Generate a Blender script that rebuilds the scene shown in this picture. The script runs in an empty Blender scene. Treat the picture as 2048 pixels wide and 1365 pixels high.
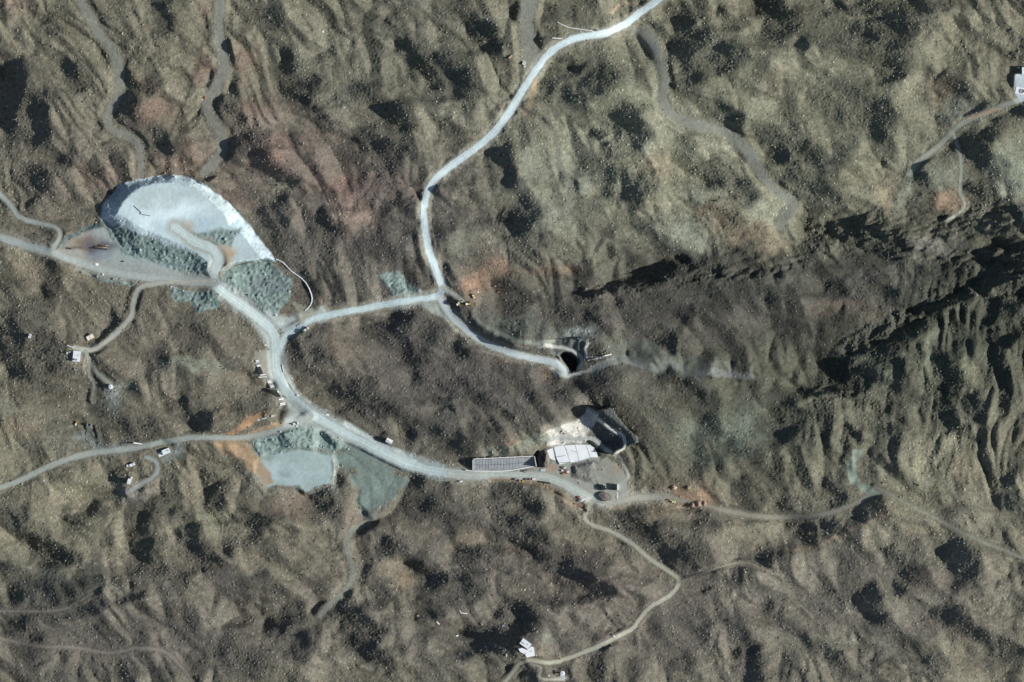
import bpy, math, random
import numpy as np
from mathutils import Vector, Matrix
scene = bpy.context.scene
R = math.radians
rnd = random.Random(7)
C = scene.collection
# ---------------------------------------------------------------- camera, sky, sun, exposure
CAM_H = 12000.0
cam_d = bpy.data.cameras.new('camera')
cam = bpy.data.objects.new('camera', cam_d); C.objects.link(cam)
cam.location = (0, 0, CAM_H); cam.rotation_euler = (0, 0, 0)
cam_d.sensor_width = 36; cam_d.lens = 36 * CAM_H / 1024.0
cam_d.clip_start = 100; cam_d.clip_end = 30000
scene.camera = cam
SUN_EL, SUN_AZ = 29.0, -7.0            # azimuth measured from +X towards +Y
world = bpy.data.worlds.new('World'); scene.world = world; world.use_nodes = True
wn = world.node_tree
bgn = wn.nodes['Background']
sky = wn.nodes.new('ShaderNodeTexSky'); sky.sky_type = 'NISHITA'; sky.sun_disc = False
sky.sun_elevation = R(SUN_EL); sky.sun_rotation = R(90 - SUN_AZ)
wn.links.new(sky.outputs[0], bgn.inputs[0]); bgn.inputs[1].default_value = 0.066
sl = bpy.data.lights.new('sun', 'SUN'); sl.energy = 5.0; sl.angle = R(0.5); sl.color = (1.0, 0.985, 0.95)
sun = bpy.data.objects.new('sun', sl); C.objects.link(sun)
sd = Vector((math.cos(R(SUN_AZ)) * math.cos(R(SUN_EL)), math.sin(R(SUN_AZ)) * math.cos(R(SUN_EL)), math.sin(R(SUN_EL))))
sun.rotation_euler = sd.to_track_quat('Z', 'Y').to_euler(); sun.location = (300, 0, 300)
scene.view_settings.view_transform = 'Standard'; scene.view_settings.look = 'None'
scene.view_settings.exposure = 0.10; scene.view_settings.gamma = 1.0
scene.view_settings.use_curve_mapping = False

# ---------------------------------------------------------------- coordinates
def T(ox, oy, s, pts):               # zoomed map coordinates -> map coordinates
    return [(ox + x / s, oy + y / s) for x, y in pts]
def W(p): return ((p[0] - 1024) * 0.5, (682.5 - p[1]) * 0.5)
def WL(pts): return [W(p) for p in pts]
SC = 2048 / 700.0
TILE = dict(A=(0, 0), B=(680, 0), C=(1348, 0), D=(0, 450), E=(680, 450), F=(1348, 450), G=(0, 899), H=(680, 899), I=(1348, 899))

# relief survey: slopes turned away from the sun (+) and towards it (-): tile | strength width x,y x,y ...
DARK = """
A 1 180 60,430 100,560 60,700|A 1 120 200,570 210,700 210,830|A .9 90 350,370 400,430 440,500|A .7 90 330,910 370,940|A .8 130 120,1000 200,1040 230,1080|A .8 80 170,1190 170,1240|A .5 60 230,170 290,200|A .5 60 300,90 320,100|A .6 50 540,120 600,180 620,230|A .7 70 660,280 700,350|A .5 110 740,170 800,250 760,330|A .9 60 940,60 990,110 1010,160|A .5 40 910,200 930,330 960,390|A .8 80 770,480 850,520|A .8 70 760,560 770,620|A 1 110 720,680 770,760 790,800|A 1 110 880,780 940,830 980,870|A .6 40 1040,830 1100,860|A .6 40 940,550 1000,590 1050,620|A .8 30 1310,290 1330,330|A .8 50 1340,440 1370,520 1380,560|A 1 110 1270,650 1310,700 1350,760 1400,810|A 1 90 1380,690 1400,700|A .6 60 1450,70 1440,130|A .6 110 1590,60 1620,140|A 1 80 1680,310 1700,370 1680,400|A .9 90 1650,490 1720,520 1800,550 1850,500|A 1 120 1760,580 1780,600|A .8 100 1860,700 1900,770|A .6 70 1540,800 1560,850|A .9 100 1530,910 1540,970|A 1 90 1610,1010 1680,1080 1700,1060|A .7 60 1900,1140 1960,1180|A .8 110 1640,1200 1560,1210|A .9 90 1590,1330 1640,1290|A .9 100 1880,1290 1900,1340|A .5 70 540,1230 420,1180
B .6 70 290,30 330,60|B .5 80 400,50 470,110|B .7 90 580,20 660,60 720,100|B 1 110 720,130 800,190 860,250 900,270|B .6 50 760,310 740,340|B .4 80 130,60 120,110|B .5 80 280,130 330,180 400,210|B 1 120 360,260 420,320 470,390 540,430|B 1 150 560,390 640,460 680,500|B .8 60 560,540 600,570|B .95 130 60,550 130,590 210,640 280,670 340,690|B .5 70 170,460 190,470|B .6 60 540,600 560,680 640,770 740,820|B .3 90 600,640 720,720|B .95 160 130,800 200,850 280,900|B .9 110 220,950 290,1010|B .5 60 20,1300 40,1340|B .5 150 1250,50 1380,70|B .6 80 1330,90 1420,110|B .7 70 1130,250 1190,280|B .4 70 1250,330 1330,360|B 1 170 1430,430 1490,470 1560,500|B .85 130 1220,540 1310,580 1400,610|B .6 80 1610,560 1640,640|B 1 150 1630,680 1690,740 1720,820|B .8 60 1460,790 1530,800|B .8 80 1540,890 1620,900|B .7 70 1060,770 1080,850|B 1 120 920,900 950,990 970,1080|B .9 110 1070,1170 1110,1220|B .9 140 970,1280 1030,1310|B .8 60 1320,1050 1350,1080|B 1 140 1580,1060 1660,1110 1700,1160|B .7 60 1720,1040 1740,1050|B .4 100 1790,1110 1750,1160|B .8 110 1820,190 1850,260 1880,290|B 1 110 1910,280 1990,370 2040,420|B .9 110 2010,100 2040,160|B .6 50 390,1200 410,1280|B .9 40 550,1120 560,1180|B .5 60 640,1090 650,1110|B .6 80 1380,1190 1440,1230|B .5 80 1350,1270 1400,1320|B .5 70 1640,1260 1700,1300 1770,1330
C 1 110 60,90 70,160 140,200 210,250 330,270|C .9 70 280,60 310,120 370,150|C .9 150 20,280 100,310 200,340 320,350|C .9 120 60,380 150,390|C .6 100 420,360 500,420|C 1.2 150 570,60 600,120 640,190|C 1.1 80 640,200 720,240|C .8 160 750,150 900,200 1050,230 1300,240|C .85 130 1000,180 1350,180|C .7 100 1350,290 1370,300|C .6 100 790,50 810,60|C 1 90 1100,30 1200,70 1350,60 1490,30|C .8 50 940,10 1000,50 1080,60|C .7 90 1090,350 1180,370 1300,390|C 1 50 1210,470 1270,450 1320,430|C .55 180 850,600 950,650 1050,700|C .6 100 880,500 1000,540 1120,510|C .8 110 1130,600 1190,700 1180,780|C .6 80 1000,810 1040,840|C .4 80 640,610 660,620|C .25 110 600,470 750,520|C .6 90 430,510 480,560|C .8 110 230,640 290,700 340,740|C .9 120 550,820 620,880 680,900|C .7 100 700,850 720,860|C .7 120 800,930 900,940|C .9 50 820,970 830,975|C .75 110 590,1020 680,1060 800,1080 900,1100|C .85 110 150,1000 230,1030 320,1070 400,1130 470,1170|C .6 60 130,860 180,840|C .8 70 90,1160 170,1210 250,1250 330,1290|C .6 70 780,1190 900,1220|C .7 110 1480,440 1560,470 1640,540|C .9 90 1640,590 1750,610 1780,600|C .5 100 1530,680 1590,730|C .6 40 1780,220 1860,280 1970,340|C .7 90 1470,940 1500,960 1560,900|C .8 110 1420,1030 1450,1110 1470,1190|C .5 60 1590,1090 1600,1100|C 1 90 1810,790 1860,740 1930,700 2020,650|C 1 130 1700,850 1760,900 1810,970|C .8 80 1870,960 1930,1030 1960,1060|C .8 90 1700,1100 1760,1170|C .9 80 1900,1190 2030,1310|C 1 130 1770,1290 1850,1310|C 1 90 1600,1300 1660,1340|C 1.1 90 960,1340 1100,1310 1200,1320|C .6 60 1370,1290 1380,1300|C .6 50 1240,1060 1250,1090
D .6 110 180,40 250,90|D .9 90 280,220 290,330 280,400|D .5 60 390,450 440,490|D .4 120 210,540 230,560|D .8 200 60,600 150,680 250,780|D .7 150 40,700 120,850|D .5 120 280,800 350,850|D .4 160 80,930 250,980 420,1000|D .8 80 690,550 720,600 610,640|D .8 40 760,380 740,480|D .9 30 830,400 800,480|D .6 160 1060,620 1100,700|D .6 100 1080,570 1090,580|D .8 90 930,730 960,800|D .8 90 760,960 820,1040|D 1 90 1020,1040 1060,1110 1190,1150|D 1 110 1200,1110 1160,1170|D .6 100 1380,1100 1400,1110|D .7 160 560,1000 600,1090 700,1120 850,1200|D .4 90 1370,810 1390,820|D .8 200 1740,680 1820,740 1850,800|D .7 150 1720,780 1740,800|D .8 100 1950,950 2040,1040|D .5 100 1870,980 1900,1000|D 1 90 2010,1090 2030,1050|D .5 180 1530,60 1650,110 1750,160|D .7 150 1800,60 1900,60|D .7 50 1700,230 1780,330 1860,400
E .6 160 170,110 220,160|E .4 120 40,160 60,180|E .8 120 330,560 420,600 520,640|E 1 170 250,640 340,720 420,780|E .8 100 180,600 200,610|E .9 90 690,700 700,750|E .5 140 620,810 720,850|E .75 160 480,920 600,980 700,950|E .6 100 760,1010 880,1010|E .4 200 900,880 950,900|E .9 140 60,920 150,970 240,1040 330,1100|E .9 120 40,1010 120,1080|E .8 100 380,1160 450,1190|E .8 150 560,1180 620,1240 700,1290|E .6 120 800,1180 880,1230|E .7 40 560,1040 640,1080|E .8 40 950,1100 980,1130|E 1 60 430,1220 440,1230|E .5 140 1090,1000 1180,1080 1150,1140|E .7 160 1250,930 1400,900 1500,920|E .7 50 1100,820 1200,820|E .8 80 1550,850 1600,870|E .5 200 1700,1100 1750,1180|E .6 150 1850,1130 1880,1150|E .8 110 1850,890 1950,930 2030,970|E .75 150 1340,520 1420,540|E .6 120 1100,440 1230,470|E .7 110 1480,400 1560,400|E 1.5 25 1430,400 1560,405|E 1.2 60 1580,380 1700,340 1800,340 1880,300 1950,260|E 1 50 1790,270 1900,240|E .55 200 1650,460 1750,500 1900,480|E .6 120 1850,650 1880,640|E 1 40 1940,650 1940,740|E .7 120 1980,560 2000,580|E .8 60 990,70 1000,90|E .5 100 1150,60 1200,90|E .9 40 620,250 650,310|E 1.2 60 660,460 760,580 830,640 900,670 980,700|E .8 50 960,600 1030,640
F 1.4 80 950,30 1080,20 1150,40|F 1.1 90 1130,30 1180,60|F .8 150 1100,80 1250,100 1300,150|F .5 100 1000,230 1020,240|F .6 80 760,150 780,160|F .9 80 1600,30 1700,50|F 1 80 1790,10 1880,40|F 1.2 50 2030,10 2045,20|F 1.2 60 1880,100 2040,130|F 1.2 50 1780,170 1860,160|F 1.35 60 1880,240 1960,220 2040,230|F 1.2 40 1900,200 1920,205|F 1.35 60 1780,350 1850,320 1920,300|F .8 120 1500,230 1560,260|F .8 100 1640,220 1660,230|F 1.35 55 1430,510 1540,470 1620,440 1680,400|F .6 100 1350,440 1370,450|F 1 90 930,350 1000,370|F 1.1 60 1060,430 1090,420|F .9 70 1130,330 1180,380 1330,440|F 1 90 100,200 160,240 220,260|F .8 40 480,180 500,180|F 1 50 480,260 500,265|F .9 40 600,290 620,290|F .55 250 60,330 150,400 250,420|F .9 120 40,540 50,560|F .55 150 330,350 430,380|F .8 50 550,390 560,440|F .7 70 660,400 700,470 740,540|F .7 140 700,600 720,620|F .6 60 600,560 610,570|F .6 60 310,640 320,680|F .6 150 900,590 1000,620|F .8 90 1110,620 1180,650|F 1.3 50 1300,640 1430,600|F 1.3 30 1160,700 1260,680|F 1.2 90 1060,730 1180,750 1290,720|F 1.1 90 960,810 1000,870|F 1.1 120 1130,820 1180,870 1080,890|F 1.2 45 740,960 850,990 1000,970 1100,940|F 1 60 1310,820 1300,920 1290,1050 1300,1130|F .9 30 1430,690 1430,850|F 1 30 1510,700 1540,880|F 1.2 70 1590,780 1580,900 1590,960|F .8 50 1660,600 1640,760|F 1.4 50 1870,450 1850,540|F 1.1 30 1850,620 1840,680|F 1.2 50 1970,640 1920,700|F .8 50 1960,470 1960,560|F 1 80 1660,870 1640,950|F 1.1 80 1590,1000 1570,1120 1620,1200|F .8 80 1720,1020 1800,1150|F .8 60 1430,1020 1450,1120|F .8 40 1920,1000 1930,1100|F 1 100 1050,1190 1060,1200|F .9 150 650,1080 700,1150 640,1190|F .6 100 870,1100 880,1200|F .6 120 1200,1200 1220,1210|F .5 60 1100,1020 1200,1080 1260,1170|F .7 80 200,1130 220,1200|F .5 100 90,1290 100,1300|F .6 100 460,970 560,1020|F .7 110 30,970 130,1000|F .5 80 270,1310 480,1330|F .4 160 700,1290 720,1290
G 1.1 90 100,400 130,480 220,560 330,610 420,610|G .9 60 380,380 450,400|G .7 90 540,220 580,250|G .9 80 560,360 520,400|G .8 90 690,180 680,280|G .5 90 410,440 540,470|G .8 90 20,700 30,720|G .8 150 100,750 90,850|G .85 170 250,730 300,800 350,860|G .8 110 480,750 540,810|G .9 80 400,940 500,930 580,900|G 1 100 100,1030 160,1060 200,1090|G .7 50 130,980 150,990|G .6 50 310,990 320,990|G .9 100 890,320 930,340|G .9 80 850,400 900,430|G 1.1 130 820,490 860,560 800,590|G 1.1 120 790,680 880,720 960,720 1030,750|G 1 50 830,620 950,670|G 1 40 720,880 830,850|G 1.2 90 1060,480 1050,550 1100,600 1150,640|G .9 100 1130,490 1170,560|G 1 50 1130,700 1200,690|G 1 80 1230,330 1260,280 1300,230|G .9 70 1340,480 1340,600|G .7 60 1230,640 1240,650|G 1.1 90 1400,390 1500,410 1560,430|G .8 90 1500,480 1480,540|G .6 60 1540,300 1550,310|G .6 50 1620,420 1730,460|G 1 110 1860,280 1910,330 1900,370|G .8 60 1970,150 1990,180|G .75 140 1260,720 1330,780 1420,820|G .8 90 1400,720 1460,770|G .7 140 1530,750 1600,820|G .7 110 1560,640 1660,700 1780,760 1880,800|G .5 60 820,1060 780,1000|G .5 150 500,1090 640,1120|G .6 180 1100,1110 1200,1150|G .7 130 1180,1210 1200,1220|G .55 180 1350,1240 1500,1280|G .7 40 1300,1040 1400,1030|G .9 70 1560,1050 1600,1010|G 1.1 140 1700,1010 1760,1070 1760,1120|G .9 90 1750,1190 1810,1190|G 1.2 90 1900,920 1960,960 2030,940|G 1.1 60 2030,1030 2040,1110|G .8 40 1500,930 1530,950|G .6 120 700,1300 720,1310|G .4 100 130,1290 150,1300|G .5 90 420,1320 280,1320
H .75 150 400,200 520,250 600,240|H .85 160 380,310 450,380 620,400 720,430|H .9 70 890,200 920,260 960,310|H .9 90 1000,240 1080,310 1140,350|H .9 70 930,370 900,440|H 1.1 140 1010,470 1080,490 1150,530|H 1.1 140 1130,560 1180,620 1260,670|H .7 130 1260,600 1400,600 1530,650|H 1.1 130 1290,720 1400,770 1500,830|H .9 80 1400,850 1420,860|H .8 60 1520,370 1600,400|H 1 170 1650,440 1760,480 1850,560|H .7 150 1850,470 1990,540|H 1 120 1870,640 1960,680 2040,700|H .8 50 1530,480 1540,490|H .8 80 280,340 300,420 310,480|H 1.1 90 260,580 340,600 430,640|H .9 110 160,730 200,800 230,860|H .7 60 130,590 140,600|H .9 60 470,710 600,740 720,760|H 1 70 720,600 820,620 870,660|H .9 40 900,680 980,700|H .7 60 680,660 780,690|H .8 130 540,800 680,860 760,830|H 1.3 50 480,860 510,880|H .9 90 480,920 560,970|H .45 180 950,790 1000,850|H 1.1 150 990,950 1080,990 1060,1040|H 1.1 120 780,1080 880,1100 980,1140|H .9 80 660,1160 730,1180|H .7 50 700,1070 710,1075|H 1.1 120 20,950 100,970 180,1040|H 1 110 40,1080 120,1110 160,1160|H .9 90 230,1220 240,1230|H .6 90 440,1100 460,1140|H .7 40 1260,850 1260,930|H .55 130 1280,1100 1330,1150|H .6 150 1820,1010 1870,1060|H .6 90 1940,990 2000,1040|H .5 80 1940,900 1950,910|H .5 90 1720,1240 1740,1250|H .5 110 1940,1280 2030,1300|H .8 80 1040,1310 1110,1340
I 1 90 130,390 180,440 230,460|I .9 160 100,540 60,580|I .8 150 60,660 80,670|I .9 90 480,610 560,640|I .9 90 340,720 320,780|I .8 90 200,830 210,835|I .6 130 390,240 450,300|I .7 100 650,330 740,350 680,370|I .7 110 920,260 950,310|I .5 140 600,160 620,180|I 1 110 1150,310 1180,350 1090,370|I 1 80 700,420 850,450 980,460|I 1 60 740,510 820,540 870,520|I .7 60 930,560 980,640 1060,720|I .6 60 1010,540 1100,600 1180,700 1260,760|I .7 100 1260,560 1330,640 1400,720 1450,780|I .9 60 1300,800 1310,805|I .4 50 1390,590 1500,680|I 1 160 1620,590 1680,660 1640,730|I .7 90 1730,730 1740,740|I .6 60 1600,360 1620,370|I 1 110 1970,80 1940,180 1910,290|I .6 90 1500,820 1520,830|I 1.2 140 1110,850 1130,950 1150,1030|I .7 120 880,870 920,900 880,960|I .5 100 950,1010 960,1020|I .6 60 740,830 800,930|I .8 110 530,830 580,890 590,960|I .6 110 60,1020 130,1080|I .5 90 270,990 300,1030|I .8 60 390,1050 400,1120|I .95 130 430,1210 430,1290|I .8 110 650,1030 760,1090 880,1170 930,1210|I .7 130 1220,1050 1280,1130|I .7 90 1400,1150 1430,1220|I .9 60 1180,1230 1190,1240|I .85 110 1530,980 1600,1000 1700,1070 1790,1140 1780,1210|I .7 90 1900,1140 2000,1200|I .7 90 2000,870 2040,930|I .9 60 2030,1190 2040,1200|I .6 70 1370,1310 1500,1320|I .5 110 20,1240 100,1300|I .6 70 960,1280 1060,1330|I .4 60 1490,230 1480,330"""
BRIGHT = """
A .6 80 1050,120 1100,200 1120,230|A .4 80 960,230 1020,340|A .7 100 870,620 960,660|A .6 80 1400,340 1430,430|A .6 100 1620,860 1650,930|A .5 80 1700,1110 1720,1120|A .6 80 1800,1190 1820,1210|A .4 80 250,1230 260,1240
B .7 160 1620,530 1730,560 1800,620 1830,720 1860,850|B .8 150 1130,930 1160,1010|B .6 120 1180,1150 1200,1160|B .9 140 1260,1270 1230,1240|B .9 50 1330,930 1340,970|B .9 70 1400,1050 1440,1140|B .5 100 1500,1300 1520,1310|B .4 80 820,1250 830,1260|B .9 110 60,1270 70,1275|B .6 60 1870,1150 1900,1220|B .5 60 1380,180 1300,140
C .7 110 400,580 500,640 600,720|C .8 110 200,820 270,850|C .9 90 120,1110 190,1160|C .9 140 480,1260 560,1200|C .7 70 1000,1080 1080,1130 1150,1160|C 1 70 1220,1120 1240,1190|C .8 60 1350,1110 1330,1200|C .5 120 1290,600 1380,660|C .7 120 1560,960 1620,1040|C .7 120 1580,1180 1600,1190|C .7 170 1960,820 1990,1000 2030,1100|C .5 90 900,350 1100,420|C .4 90 600,330 700,360|C .5 90 1040,990 1130,1020|C .5 50 1390,310 1450,360
D .5 130 150,220 200,240|D .8 90 1040,780 1150,830 1280,880 1370,900|D .5 60 700,960 790,1050|D .5 90 100,1110 230,1170|D .7 130 1960,660 2030,760|D .6 70 30,1070 50,1075
E .5 130 730,80 700,140|E .6 90 1260,140 1350,180|E .5 120 1620,40 1700,120|E .7 150 1990,60 2010,70|E .7 110 20,640 100,700 250,800 330,850|E .5 100 180,880 330,1000 440,1100|E .4 90 860,180 880,270|E .5 90 1750,950 1900,1030 2040,1060
F .8 120 50,50 100,90|F .9 120 560,60 560,140|F .6 50 350,80 430,150|F .5 110 700,300 800,370 900,450 1050,530 1130,560|F .7 140 1440,100 1560,130|F .4 60 1060,330 1070,340|F .8 80 1350,760 1420,820|F .9 60 1500,620 1480,800 1520,880|F .7 80 1230,860 1240,870|F .9 80 1690,830 1720,890|F 1.2 50 1000,1010 1040,1090 1100,1180 1130,1240|F .8 100 330,1100 390,1170|F .8 80 1080,1330 1130,1270|F .9 20 520,420 510,560 490,700|F .6 150 1600,1280 1700,1340
G .7 130 420,240 520,200|G .6 110 220,280 260,330|G .8 110 190,420 220,470|G .9 80 970,560 1020,640|G .6 150 1640,300 1780,300|G .6 110 30,550 60,620|G 1 40 1470,630 1600,700 1740,800 1800,830|G .7 50 1060,800 1200,850|G .7 110 1250,480 1260,490|G .4 100 350,1060 300,1090|G .4 110 1800,480 1900,600 1980,700|G .6 150 1900,1290 1800,1250|G .4 90 500,560 600,620
H .7 110 690,500 740,540|H .7 110 360,440 440,500|H .7 120 250,680 300,720|H .8 60 370,760 390,810|H .5 120 1380,530 1500,540|H .8 50 1100,630 1140,680|H .3 120 1000,760 1150,850|H .6 60 1750,640 1900,760|H .5 130 1920,360 2000,420|H .5 60 850,560 900,620
I .6 70 560,740 680,830 740,900|I .9 40 380,900 500,1000 600,1080|I 1 45 720,1000 850,1080 960,1140 1040,1170|I .4 120 1290,920 1420,980|I 1 35 1700,920 1820,980 1940,1020|I .6 110 1180,240 1280,330 1400,400|I .9 50 1330,470 1460,490|I .7 100 1400,30 1440,140 1470,200|I .6 90 1640,20 1720,150|I .7 90 1690,250 1790,350 1800,430|I .6 130 150,480 300,520 450,500 540,480|I .5 90 200,370 350,420|I .5 120 1500,1090 1650,1180 1750,1250|I .6 110 1600,1330 1800,1350|I .8 50 1240,1140 1220,1210|I .6 60 1530,720 1590,780|I .5 50 1200,840 1350,900|I .3 70 720,1220 850,1260|I .5 50 1950,800 1830,860"""
def parse(txt):
    out = []
    for tok in txt.replace('\n', '|').split('|'):
        f = tok.split()
        if len(f) < 4: continue
        pts = [tuple(float(v) for v in q.split(',')) for q in f[3:]]
        ox, oy = TILE[f[0]]
        out.append((float(f[1]), float(f[2]) / SC * 0.5, WL(T(ox, oy, SC, pts))))
    return out

# ---------------------------------------------------------------- height field on a periodic 1 m grid
NX, NY = 1400, 1024
gx = np.arange(NX) - NX / 2; gy = np.arange(NY) - NY / 2
rng = np.random.default_rng(11)
kx = np.fft.fftfreq(NX) * 2 * np.pi; ky = np.fft.fftfreq(NY) * 2 * np.pi
KX, KY = np.meshgrid(kx, ky)
KK = np.sqrt(KX ** 2 + KY ** 2)
def band(l1, l2, beta=1.0, seed=0, aniso=None):
    """random field with wavelengths l1..l2 metres, unit std"""
    r = np.random.default_rng(seed).standard_normal((NY, NX))
    k = KK
    if aniso:
        a, q = aniso
        u = KX * math.cos(a) + KY * math.sin(a); v = -KX * math.sin(a) + KY * math.cos(a)
        k = np.sqrt((u * q) ** 2 + v ** 2)
    lo, hi = 2 * np.pi / l2, 2 * np.pi / l1
    f = np.where(k > 0, np.maximum(k, 1e-6) ** -beta, 0) * np.exp(-(k / hi) ** 4) * (1 - np.exp(-(k / lo) ** 4))
    o = np.fft.ifft2(np.fft.fft2(r) * f).real
    return (o / o.std()).astype(np.float64)
n_w1 = band(8, 60, 1.5, 1); n_w2 = band(8, 60, 1.5, 2)
def seg_dist(X, Y, pts):
    d = np.full(X.shape, 1e9); sgn = np.zeros(X.shape)
    for (x0, y0), (x1, y1) in zip(pts[:-1], pts[1:]):
        dx, dy = x1 - x0, y1 - y0; L2 = dx * dx + dy * dy + 1e-9
        t = np.clip(((X - x0) * dx + (Y - y0) * dy) / L2, 0, 1)
        q = np.hypot(X - x0 - t * dx, Y - y0 - t * dy)
        c = np.sign(dx * (Y - y0) - dy * (X - x0))
        sgn = np.where(q < d, c, sgn); d = np.minimum(d, q)
    return d, sgn
def window(pts, m):
    xs = [p[0] for p in pts]; ys = [p[1] for p in pts]
    i0 = max(0, int(min(xs) - m + NX / 2)); i1 = min(NX, int(max(xs) + m + NX / 2) + 2)
    j0 = max(0, int(min(ys) - m + NY / 2)); j1 = min(NY, int(max(ys) + m + NY / 2) + 2)
    return slice(j0, j1), slice(i0, i1)
def pdist(pts, m=12, warp=0.0):
    """signed distance to polygon (positive inside) on a window"""
    js, is_ = window(pts, m)
    X, Y = np.meshgrid(gx[is_], gy[js])
    if warp: X = X + warp * n_w1[js, is_]; Y = Y + warp * n_w2[js, is_]
    cl = list(pts) + [pts[0]]
    d, _ = seg_dist(X, Y, cl)
    ins = np.zeros(X.shape, bool)
    for (x0, y0), (x1, y1) in zip(cl[:-1], cl[1:]):
        c = ((y0 > Y) != (y1 > Y)) & (X < (x1 - x0) * (Y - y0) / ((y1 - y0) + 1e-12) + x0)
        ins ^= c
    return js, is_, np.where(ins, d, -d)
S = np.zeros((NY, NX))
SD = np.zeros((NY, NX)); SB = np.zeros((NY, NX))
for arr, txt in ((SD, DARK), (SB, BRIGHT)):
    for st, w, pts in parse(txt):
        r = w * 0.5 + 0.6
        js, is_ = window(pts, 2.6 * r + 8)
        X, Y = np.meshgrid(gx[is_], gy[js])
        wa = min(3.2, 0.35 * r)
        X = X + wa * n_w1[js, is_]; Y = Y + wa * n_w2[js, is_]
        d, _ = seg_dist(X, Y, pts)
        dE, _ = seg_dist(X - .5 * r, Y, pts)
        d = d + .45 * np.clip(dE - d, -r, r)
        v = st / (1 + (d / (r * (1.22 if arr is SD else 1.1))) ** 4)
        if arr is SD: arr[js, is_] = np.maximum(arr[js, is_], v)
        else: arr[js, is_] = np.maximum(arr[js, is_], v)
GXX, GYY = np.meshgrid(gx, gy)
d0 = (math.cos(R(SUN_AZ)), math.sin(R(SUN_AZ)))
Kd = KX * d0[0] + KY * d0[1]
k0 = 2 * np.pi / 420
# rib and spur terrain: rounded spurs between sharp little valleys, running down to the south east
def warp_roll(A, amp, s1, s2):
    wx, wy = amp * s1, amp * s2
    fx = np.mod(GXX + NX / 2 + wx, NX); fy = np.mod(GYY + NY / 2 + wy, NY)
    i = fx.astype(int) % NX; j = fy.astype(int) % NY; u = fx - np.floor(fx); v = fy - np.floor(fy); i1 = (i + 1) % NX; j1 = (j + 1) % NY
    return A[j, i] * (1 - u) * (1 - v) + A[j, i1] * u * (1 - v) + A[j1, i] * (1 - u) * v + A[j1, i1] * u * v
w_a, w_b = band(60, 260, 1.8, 71), band(60, 260, 1.8, 72)
def spur(l1, l2, seed, ang, q):
    return warp_roll(np.sqrt(band(l1, l2, 1.6, seed, (R(ang), q)) ** 2 + .008), 7, w_a, w_b)
spurs = 8.5 * spur(34, 110, 73, -52, 2.0) + 3.6 * spur(18, 60, 74, -66, 1.7) + 1.1 * spur(9, 28, 75, -45, 1.5) - 4.6 * spur(26, 90, 83, -47, 2.3) - 1.5 * spur(12, 40, 84, -58, 2.0)
ribs = 7.0 * spur(26, 90, 76, -80, 2.4) + 3.4 * spur(11, 34, 77, -92, 2.6) - 2.2 * spur(14, 44, 85, -86, 2.8)
js, is_, dd = pdist(WL([(1640, 640), (1800, 560), (2120, 480), (2120, 1050), (1900, 1000), (1700, 940), (1560, 900), (1640, 780)]), 50)
gm = np.zeros((NY, NX)); gm[js, is_] = np.clip(dd / 45 + .3, 0, 1)
calm = np.zeros((NY, NX))
jc, ic, dcm = pdist(WL([(80, 440), (560, 430), (620, 620), (900, 560), (1160, 720), (980, 720), (640, 660), (700, 860), (1250, 940), (1240, 1010), (800, 960), (620, 960), (380, 900), (150, 900), (20, 960), (0, 560)]), 30)
calm[jc, ic] = np.clip(dcm / 30 + .5, 0, 1)
Hs = (spurs * .86 * (1 - gm) + ribs * 1.0 * gm) * (1 - .45 * calm)
SDc = np.where(SD > 1, 1 + (SD - 1) * np.clip(.1 + gm, 0, .8), SD)
modn = np.clip(.95 + .14 * band(12, 50, 1.2, 9), .5, 1.3)
got0 = np.fft.ifft2(1j * Kd * np.fft.fft2(Hs)).real
tgt = 0.80 * SDc * modn - 0.74 * SB
wS = np.clip(1.3 * np.maximum(SD, SB * .95) ** .8, 0, .90)
edge = np.maximum(np.abs(gx)[None, :] - 505, np.abs(gy)[:, None] - 335)
w2 = np.clip((got0 - .40) / .25, 0, 1) * (1 - wS) * (1 - .6 * gm)
tgt = np.where(w2 > .02, tgt * (wS / (wS + w2 + 1e-6)) + .40 * w2 / (wS + w2 + 1e-6), tgt); wS = np.clip(wS + w2, 0, .94)
S = (tgt - got0) * wS
den = Kd ** 2 + 0.035 * KK ** 2 + k0 ** 2
Sx = S.copy()
for it in range(4):
    Hf = -1j * Kd * np.fft.fft2(Sx) / den
    got = np.fft.ifft2(1j * Kd * Hf).real
    Sx = Sx + .8 * (S - got) * wS
Hh = Hs + np.fft.ifft2(Hf).real
n_g = band(5, 26, 1.3, 8, (R(88), 3.0))
Hh += gm * .35 * n_g
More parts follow.
